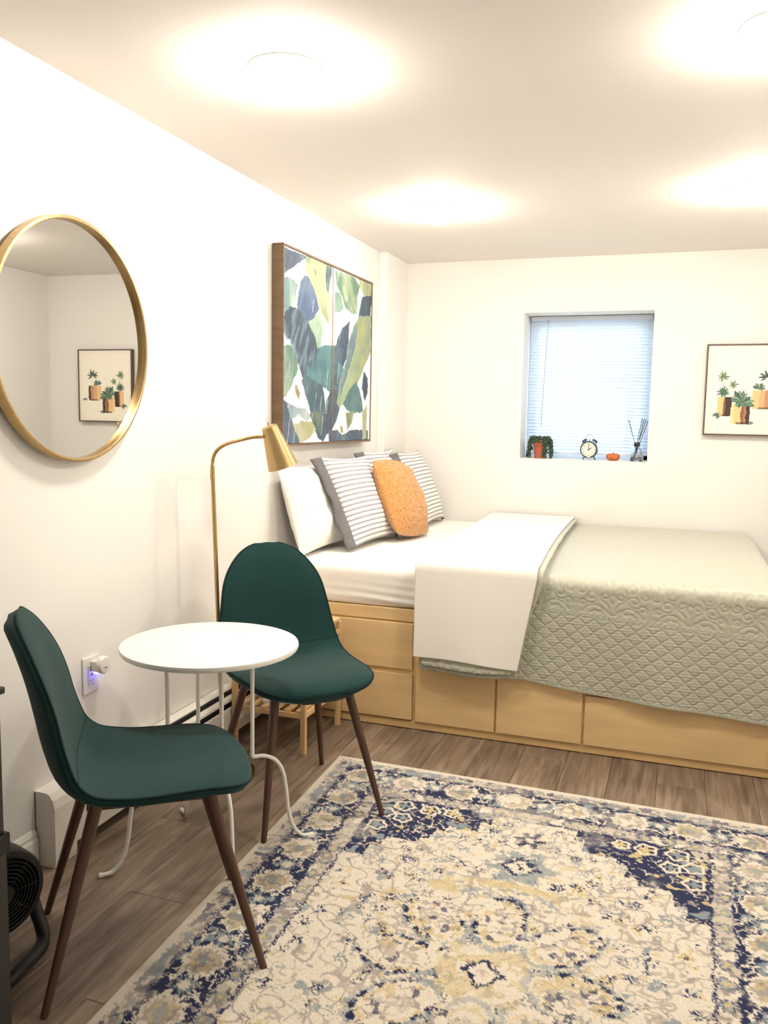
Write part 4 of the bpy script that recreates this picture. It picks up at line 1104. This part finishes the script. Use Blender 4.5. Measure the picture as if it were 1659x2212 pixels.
# ------------------------------------------------------------------ dark cabinet and fan at the left edge
M_blk = mat('black_brown_wood', (38, 35, 34), 0.5, noise=(5, 0.2, (1, 1, 6)))
M_blk2 = mat('dark_grey_laminate', (62, 59, 57), 0.5)
cb = thing('dark_cabinet', 'tall black-brown cabinet at the left edge against the wall', 'cabinet', (0, 0, 0))
cx1, cy1 = -1.386, 1.462
box('lower_body', XL + 0.02, cx1, 0.92, cy1, 0.0, 0.425, M_blk2, cb, bev=0.002, seg=1)
box('middle_ledge', XL + 0.018, cx1 + 0.006, 0.915, cy1 + 0.006, 0.425, 0.470, M_blk, cb, bev=0.004)
box('upper_body', XL + 0.02, cx1 - 0.004, 0.92, cy1 - 0.002, 0.470, 0.790, M_blk2, cb, bev=0.002, seg=1)
box('top_panel', XL + 0.016, cx1 + 0.004, 0.912, cy1 + 0.006, 0.790, 0.806, M_blk, cb, bev=0.003)
box('edge_stop', cx1 - 0.03, cx1 - 0.012, cy1 - 0.03, cy1 - 0.012, 0.806, 0.830, M_blk, cb, bev=0.003)
M_fan = mat('black_plastic', (24, 23, 23), 0.5)
fn = thing('floor_fan', 'black round floor fan on a looped black stand beside the dark cabinet', 'fan', (-1.585, 1.630, 0), rotz=math.radians(-18))
FZ = 0.200; FR_ = 0.112
lathe('housing', [(FR_ - 0.020, -0.040), (FR_ - 0.004, -0.038), (FR_, -0.028), (FR_, 0.028), (FR_ - 0.004, 0.038), (FR_ - 0.020, 0.040)], M_fan, fn, n=48, closed=True, loc=(0, 0, FZ), rot=(0, PI / 2, 0))
for s in (-1, 1):
    gr = lathe('grille', [(0.0, 0.0), (0.025, 0.0), (0.025, 0.006), (0.0, 0.006)], M_fan, fn, n=24, loc=(s * 0.040, 0, FZ), rot=(0, PI / 2, 0))
    for k in range(1, 8):
        r = 0.025 + k * 0.0098
        tube('ring', [(r * math.cos(a), r * math.sin(a), 0.003) for a in np.linspace(0, 2 * PI, 36, endpoint=False)], 0.0022, M_fan, gr, n=5, closed=True)
    for k in range(8):
        a = k * PI / 4
        tube('spoke', [(0.02 * math.cos(a), 0.02 * math.sin(a), 0.002), (0.098 * math.cos(a), 0.098 * math.sin(a), 0.002)], 0.002, M_fan, gr, n=5)
for k in range(4):
    a0 = k * PI / 2; V = []
    for rr_, aw in ((0.02, 0.25), (0.06, 0.42), (0.088, 0.40)):
        for sg in (-1, 1): V.append((sg * 0.012, rr_ * math.cos(a0 + sg * aw), FZ + rr_ * math.sin(a0 + sg * aw)))
    mesh_py('blade', V, [(0, 1, 3, 2), (2, 3, 5, 4)], M_fan, fn)
lathe('rear_plate', [(0.0, -0.006), (0.095, -0.006), (0.095, 0.0), (0.0, 0.0)], M_fan, fn, n=32, loc=(-0.022, 0, FZ), rot=(0, PI / 2, 0))
cR, sR = math.cos(math.radians(18)), math.sin(math.radians(18))
def fl(p):
    dx, dy = p[0] + 1.585, p[1] - 1.630
    return (dx * cR - dy * sR, dx * sR + dy * cR, p[2])
sp_ = [(-1.612, 1.742, 0.215), (-1.598, 1.748, 0.175), (-1.566, 1.742, 0.10), (-1.532, 1.732, 0.040), (-1.512, 1.700, 0.019), (-1.498, 1.620, 0.019), (-1.492, 1.560, 0.019),
       (-1.520, 1.515, 0.019), (-1.570, 1.500, 0.030), (-1.585, 1.505, 0.10), (-1.578, 1.512, 0.20)]
tube('stand', [fl(p) for p in bez(sp_, 8)], 0.0175, M_fan, fn, n=12)

# ------------------------------------------------------------------ rug
RX, RY = 1.735, 2.36
st_ = 0.0042
nx, ny = int(RX / st_), int(RY / st_)
xs = np.linspace(0, RX, nx); ys = np.linspace(0, RY, ny)
X, Y = np.meshgrid(xs, ys)           # X from left edge, Y distance from far edge
jx = (rng.random(X.shape) - 0.5) * 0.011; jy = (rng.random(X.shape) - 0.5) * 0.011
wx = X + jx + (fbm(X * 45, Y * 45, 2) - 0.5) * 0.020; wy_ = Y + jy + (fbm(X * 45 + 90, Y * 45, 2) - 0.5) * 0.020
CREAM, NAVY, TAUPE, BLUE, YEL, BEIGE = [L3(c) for c in ((222, 213, 196), (24, 34, 74), (150, 140, 134), (134, 146, 152), (204, 184, 132), (192, 182, 168))]
col = np.zeros((*X.shape, 3)); col[:] = CREAM
def put(m, c, f=1.0):
    global col
    m = m * f if f != 1.0 else m.astype(float)
    col = col * (1 - m[..., None]) + c * m[..., None]
e_side = np.minimum(wx, RX - wx); e_end = np.minimum(wy_, RY - wy_)
e = np.minimum(e_side, e_end); side = e_side < e_end
l = np.where(side, wy_, wx)
n_fine = fbm(X * 70, Y * 70, 2); n_mid = fbm(X * 26, Y * 26, 3); n_big = fbm(X * 7 + 3, Y * 7, 3)
BW = 0.292
# outer guard
g1 = (e > 0.030) & (e < 0.078)
put(g1, BEIGE, 0.7); put(g1 & (n_fine > 0.56), TAUPE); put(g1 & (n_mid > 0.62), BLUE, 0.8); put(g1 & (n_mid < 0.36), NAVY * 1.6, 0.7)
# main border
g2 = (e >= 0.078) & (e < 0.228)
put(g2, NAVY)
put(g2 & (np.abs(n_mid - 0.52) < 0.030), CREAM)
put(g2 & (n_fine > 0.72), TAUPE, 0.9)
put(g2 & (fbm(X * 30 + 40, Y * 30, 2) > 0.73), BLUE)
per = 0.205
ph = (l - 0.152) / per; k = np.round(ph); lc = (ph - k) * per; ec = e - 0.153
r = np.hypot(lc, ec * 1.05); th = np.arctan2(ec, lc)
scal = 0.006 * np.cos(8 * th)
put(g2 & (r < 0.063 + scal), CREAM); put(g2 & (r < 0.050 + scal), TAUPE, 0.75); put(g2 & (r < 0.044), YEL, 0.6)
put(g2 & (r < 0.046) & (n_fine > 0.55), TAUPE); put(g2 & (r < 0.020), BLUE * 0.9, 0.8); put(g2 & (r < 0.045) & (n_mid > 0.6), CREAM)
lc2 = (ph - 0.5 - np.round(ph - 0.5)) * per; r2 = np.hypot(lc2, ec); th2 = np.arctan2(ec, lc2)
put(g2 & (r2 < 0.028 + 0.008 * np.cos(6 * th2)), BLUE, 0.9); put(g2 & (r2 < 0.016), CREAM); put(g2 & (np.abs(r2 - 0.050 - 0.006 * np.cos(5 * th2)) < 0.005) & (n_mid > 0.45), CREAM)
put((np.abs(e - 0.080) < 0.003) & (n_mid > 0.42), NAVY)
# inner guard
g3 = (e >= 0.228) & (e < BW)
put(g3, BEIGE, 0.8); put(g3 & (n_fine > 0.58), TAUPE, 0.9); put(g3 & (n_mid > 0.60), CREAM)
lg = (l % 0.085) - 0.0425; rg = np.hypot(lg, e - 0.260)
put(g3 & (rg < 0.018), BLUE, 0.7); put(g3 & (rg < 0.009), YEL); put(g3 & (np.abs(rg - 0.021) < 0.004) & (n_mid > 0.5), NAVY * 1.5, 0.8)
put((np.abs(e - 0.232) < 0.0035) & (n_mid > 0.38), NAVY * 1.2); put((np.abs(e - BW) < 0.0040) & (n_mid > 0.30), NAVY * 1.3)
# field
fd = e >= BW + 0.003
vine = np.abs(fbm(X * 13 + 7, Y * 13, 2) - 0.5) < 0.022
put(fd & vine, TAUPE, 0.75)
vine2 = np.abs(fbm(X * 17 + 70, Y * 17 + 9, 2) - 0.55) < 0.018
put(fd & vine2, BEIGE * 0.85, 0.8)
vine3 = (np.abs(fbm(X * 24 + 170, Y * 24 + 19, 2) - 0.5) < 0.035) & (n_mid > 0.42)
put(fd & vine3, TAUPE * 1.1, 0.65)
put(fd & (fbm(X * 34 + 5, Y * 34 + 3, 2) > 0.75), YEL, 0.6)
put(fd & (fbm(X * 30 + 15, Y * 30 + 33, 2) > 0.77), BLUE, 0.8)
cxr = RX / 2
rr_ = random.Random(5)
for i in range(230):                                    # mirrored sprigs
    a = rr_.uniform(0.02, cxr - BW - 0.03); q = rr_.uniform(BW + 0.03, RY - BW - 0.03); sz = rr_.uniform(0.010, 0.022); cc = rr_.choice([NAVY, NAVY, BLUE, TAUPE, YEL, NAVY * 1.8])
    nl_ = rr_.choice([4, 5, 6])
    for sgn in (-1, 1):
        dx = wx - (cxr + sgn * a); dy = wy_ - q; r = np.hypot(dx, dy)
        w = r < 0.05
        if not w.any(): continue
        t_ = np.arctan2(dy, dx * sgn)
        put(fd & w & (r < sz * (0.75 + 0.45 * np.cos(nl_ * t_ + i))) & (n_fine > 0.36), cc)
        put(fd & w & (r < sz * 0.3), CREAM if cc is not YEL else NAVY)
# stepped corner pieces
fx = np.minimum(X, RX - X) - BW; fy = np.minimum(Y, RY - Y) - BW
qx = np.floor((fx + (n_mid - .5) * .02) / 0.036) * 0.036; qy = np.floor((fy + (n_fine - .5) * .02) / 0.036) * 0.036
sp = fd & (qx / 0.47 + qy / 0.43 < 0.96 + 0.10 * np.sin(qx * 40))
put(sp, NAVY)
put(sp & (np.abs(n_mid - 0.5) < 0.020), CREAM); put(sp & (fbm(X * 22 + 60, Y * 22, 2) > 0.70), BLUE); put(sp & (fbm(X * 28 + 11, Y * 28 + 45, 2) > 0.74), YEL, 0.9); put(sp & (n_fine > 0.76), TAUPE)
put(sp & (np.hypot(fx, fy) < 0.06) & (n_mid > 0.46), BEIGE)
for (ux, uy, s_) in ((0.10, 0.05, 0.040), (0.05, 0.12, 0.036), (0.20, 0.05, 0.038), (0.28, 0.045, 0.03), (0.05, 0.22, 0.036), (0.12, 0.14, 0.034)):
    r = np.hypot(fx - ux, fy - uy); t_ = np.arctan2(fy - uy, fx - ux)
    put(sp & (np.abs(r - s_ * (0.85 + 0.12 * np.cos(5 * t_))) < 0.0055), CREAM); put(sp & (r < s_ * 0.45 * (1 + 0.4 * np.cos(4 * t_))), YEL if ux > 0.15 else BLUE)
# medallion
my = 1.165
dx = wx - cxr; dy = wy_ - my; r = np.hypot(dx, dy); th = np.arctan2(dy, dx)
put(fd & (r < 0.135 * (1 + 0.14 * np.cos(8 * th))), YEL, 0.55)
put(fd & (r < 0.12) & (n_mid > 0.52), CREAM)
for kk in range(8):
    a = kk * PI / 4 + PI / 8 * 0
    rad_ = 0.235 if kk % 2 == 0 else 0.265
    ux, uy = math.cos(a), math.sin(a)
    pa = dx * ux + dy * uy - rad_; pb = -dx * uy + dy * ux
    q = np.hypot(pa / 0.115, pb / 0.070)
    put(fd & (q < 1.22) & (q >= 1) & (n_mid > 0.46), BLUE, 0.6)
    put(fd & (q < 1), CREAM); put(fd & (q < 0.8) & (np.abs(n_mid - 0.5) < 0.05), TAUPE, 0.8); put(fd & (q < 0.9) & (fbm(X * 40 + 3, Y * 40 + 8, 2) > 0.68), NAVY * 1.4, 0.8); put(fd & (q < 0.9) & (fbm(X * 36 + 31, Y * 36 + 8, 2) > 0.66), YEL, 0.7); put(fd & (q < 0.5) & (n_fine > 0.56), BEIGE)
    put(fd & (n_mid > 0.40) & (np.abs(q - 1.02) < 0.095) & (np.sin(np.arctan2(pb / 0.07, pa / 0.115) * 13) > -0.35) & (pa > -0.075), NAVY)
    put(fd & (np.abs(q - 0.84) < 0.06) & (n_mid > 0.5), YEL, 0.7)
put(fd & (np.abs(dx) + np.abs(dy) < 0.062), NAVY); put(fd & (np.abs(dx) + np.abs(dy) < 0.045), CREAM); put(fd & (r < 0.014), BEIGE)
for sgn in (-1, 1):
    dyy = dy + sgn * 0.555; dd = np.abs(dx) * 0.9 + np.abs(dyy)
    put(fd & (np.hypot(dx, dyy) < 0.095 + 0.02 * np.cos(6 * np.arctan2(dyy, dx))) & (n_mid > 0.40), BLUE, 0.75)
    put(fd & (np.abs(dd - 0.055) < 0.009) & (n_fine > 0.35), NAVY); put(fd & (dd < 0.040), CREAM); put(fd & (dd < 0.022) & (n_fine > .5), NAVY)
    dyy2 = dy + sgn * 0.74; d2 = np.hypot(dx, dyy2)
    put(fd & (d2 < 0.05 * (0.8 + 0.35 * np.cos(6 * np.arctan2(dyy2, dx)))), NAVY); put(fd & (d2 < 0.018), CREAM)
    bandq = np.hypot(dx / 0.20, (dy + sgn * 0.36) / 0.075)
    put(fd & (np.abs(bandq - 1) < 0.22) & (np.abs(dy) > 0.33) & (n_mid > .5), YEL, 0.7); put(fd & (np.abs(bandq - 0.62) < 0.12) & (np.abs(dy) > 0.33) & (n_fine > .5), BLUE, .7)
# worn-away patches and pile speckle
wear = sstep(0.56, 0.80, n_big + 0.25 * (n_fine - 0.5))
col = col * (1 - 0.30 * wear[..., None]) + CREAM * 0.30 * wear[..., None]
col = col * (0.90 + 0.2 * rng.random(X.shape))[..., None]
put(e < 0.030, CREAM * 0.93)
lum = col.mean(-1)
P = np.zeros((ny, nx, 3)); P[..., 0] = X + (1 - X / RX) * 0.050 * Y; P[..., 1] = -Y
P[..., 2] = 0.0085 + 0.0008 * rng.random(X.shape)
edge_ = np.minimum(np.minimum(X, RX - X), np.minimum(Y, RY - Y)); P[..., 2] = np.where(edge_ < 1e-6, 0.0005, P[..., 2])
M_rug = attr_mat('woven_rug_pile', 0.95, 0.1, sheen=0.2, bump=(900, 0.4), fine=(700, 0.10))
rug = grid_mesh('area_rug', P[:, ::1], M_rug, None, col=col, loc=(-1.278, 3.200, 0.0005), rot=(0, 0, math.radians(-1.2)))
tag(rug, 'cream and navy patterned area rug with a floral border on the plank floor', 'rug')
if normals(P)[5, 5, 2] < 0: rug.data.flip_normals()
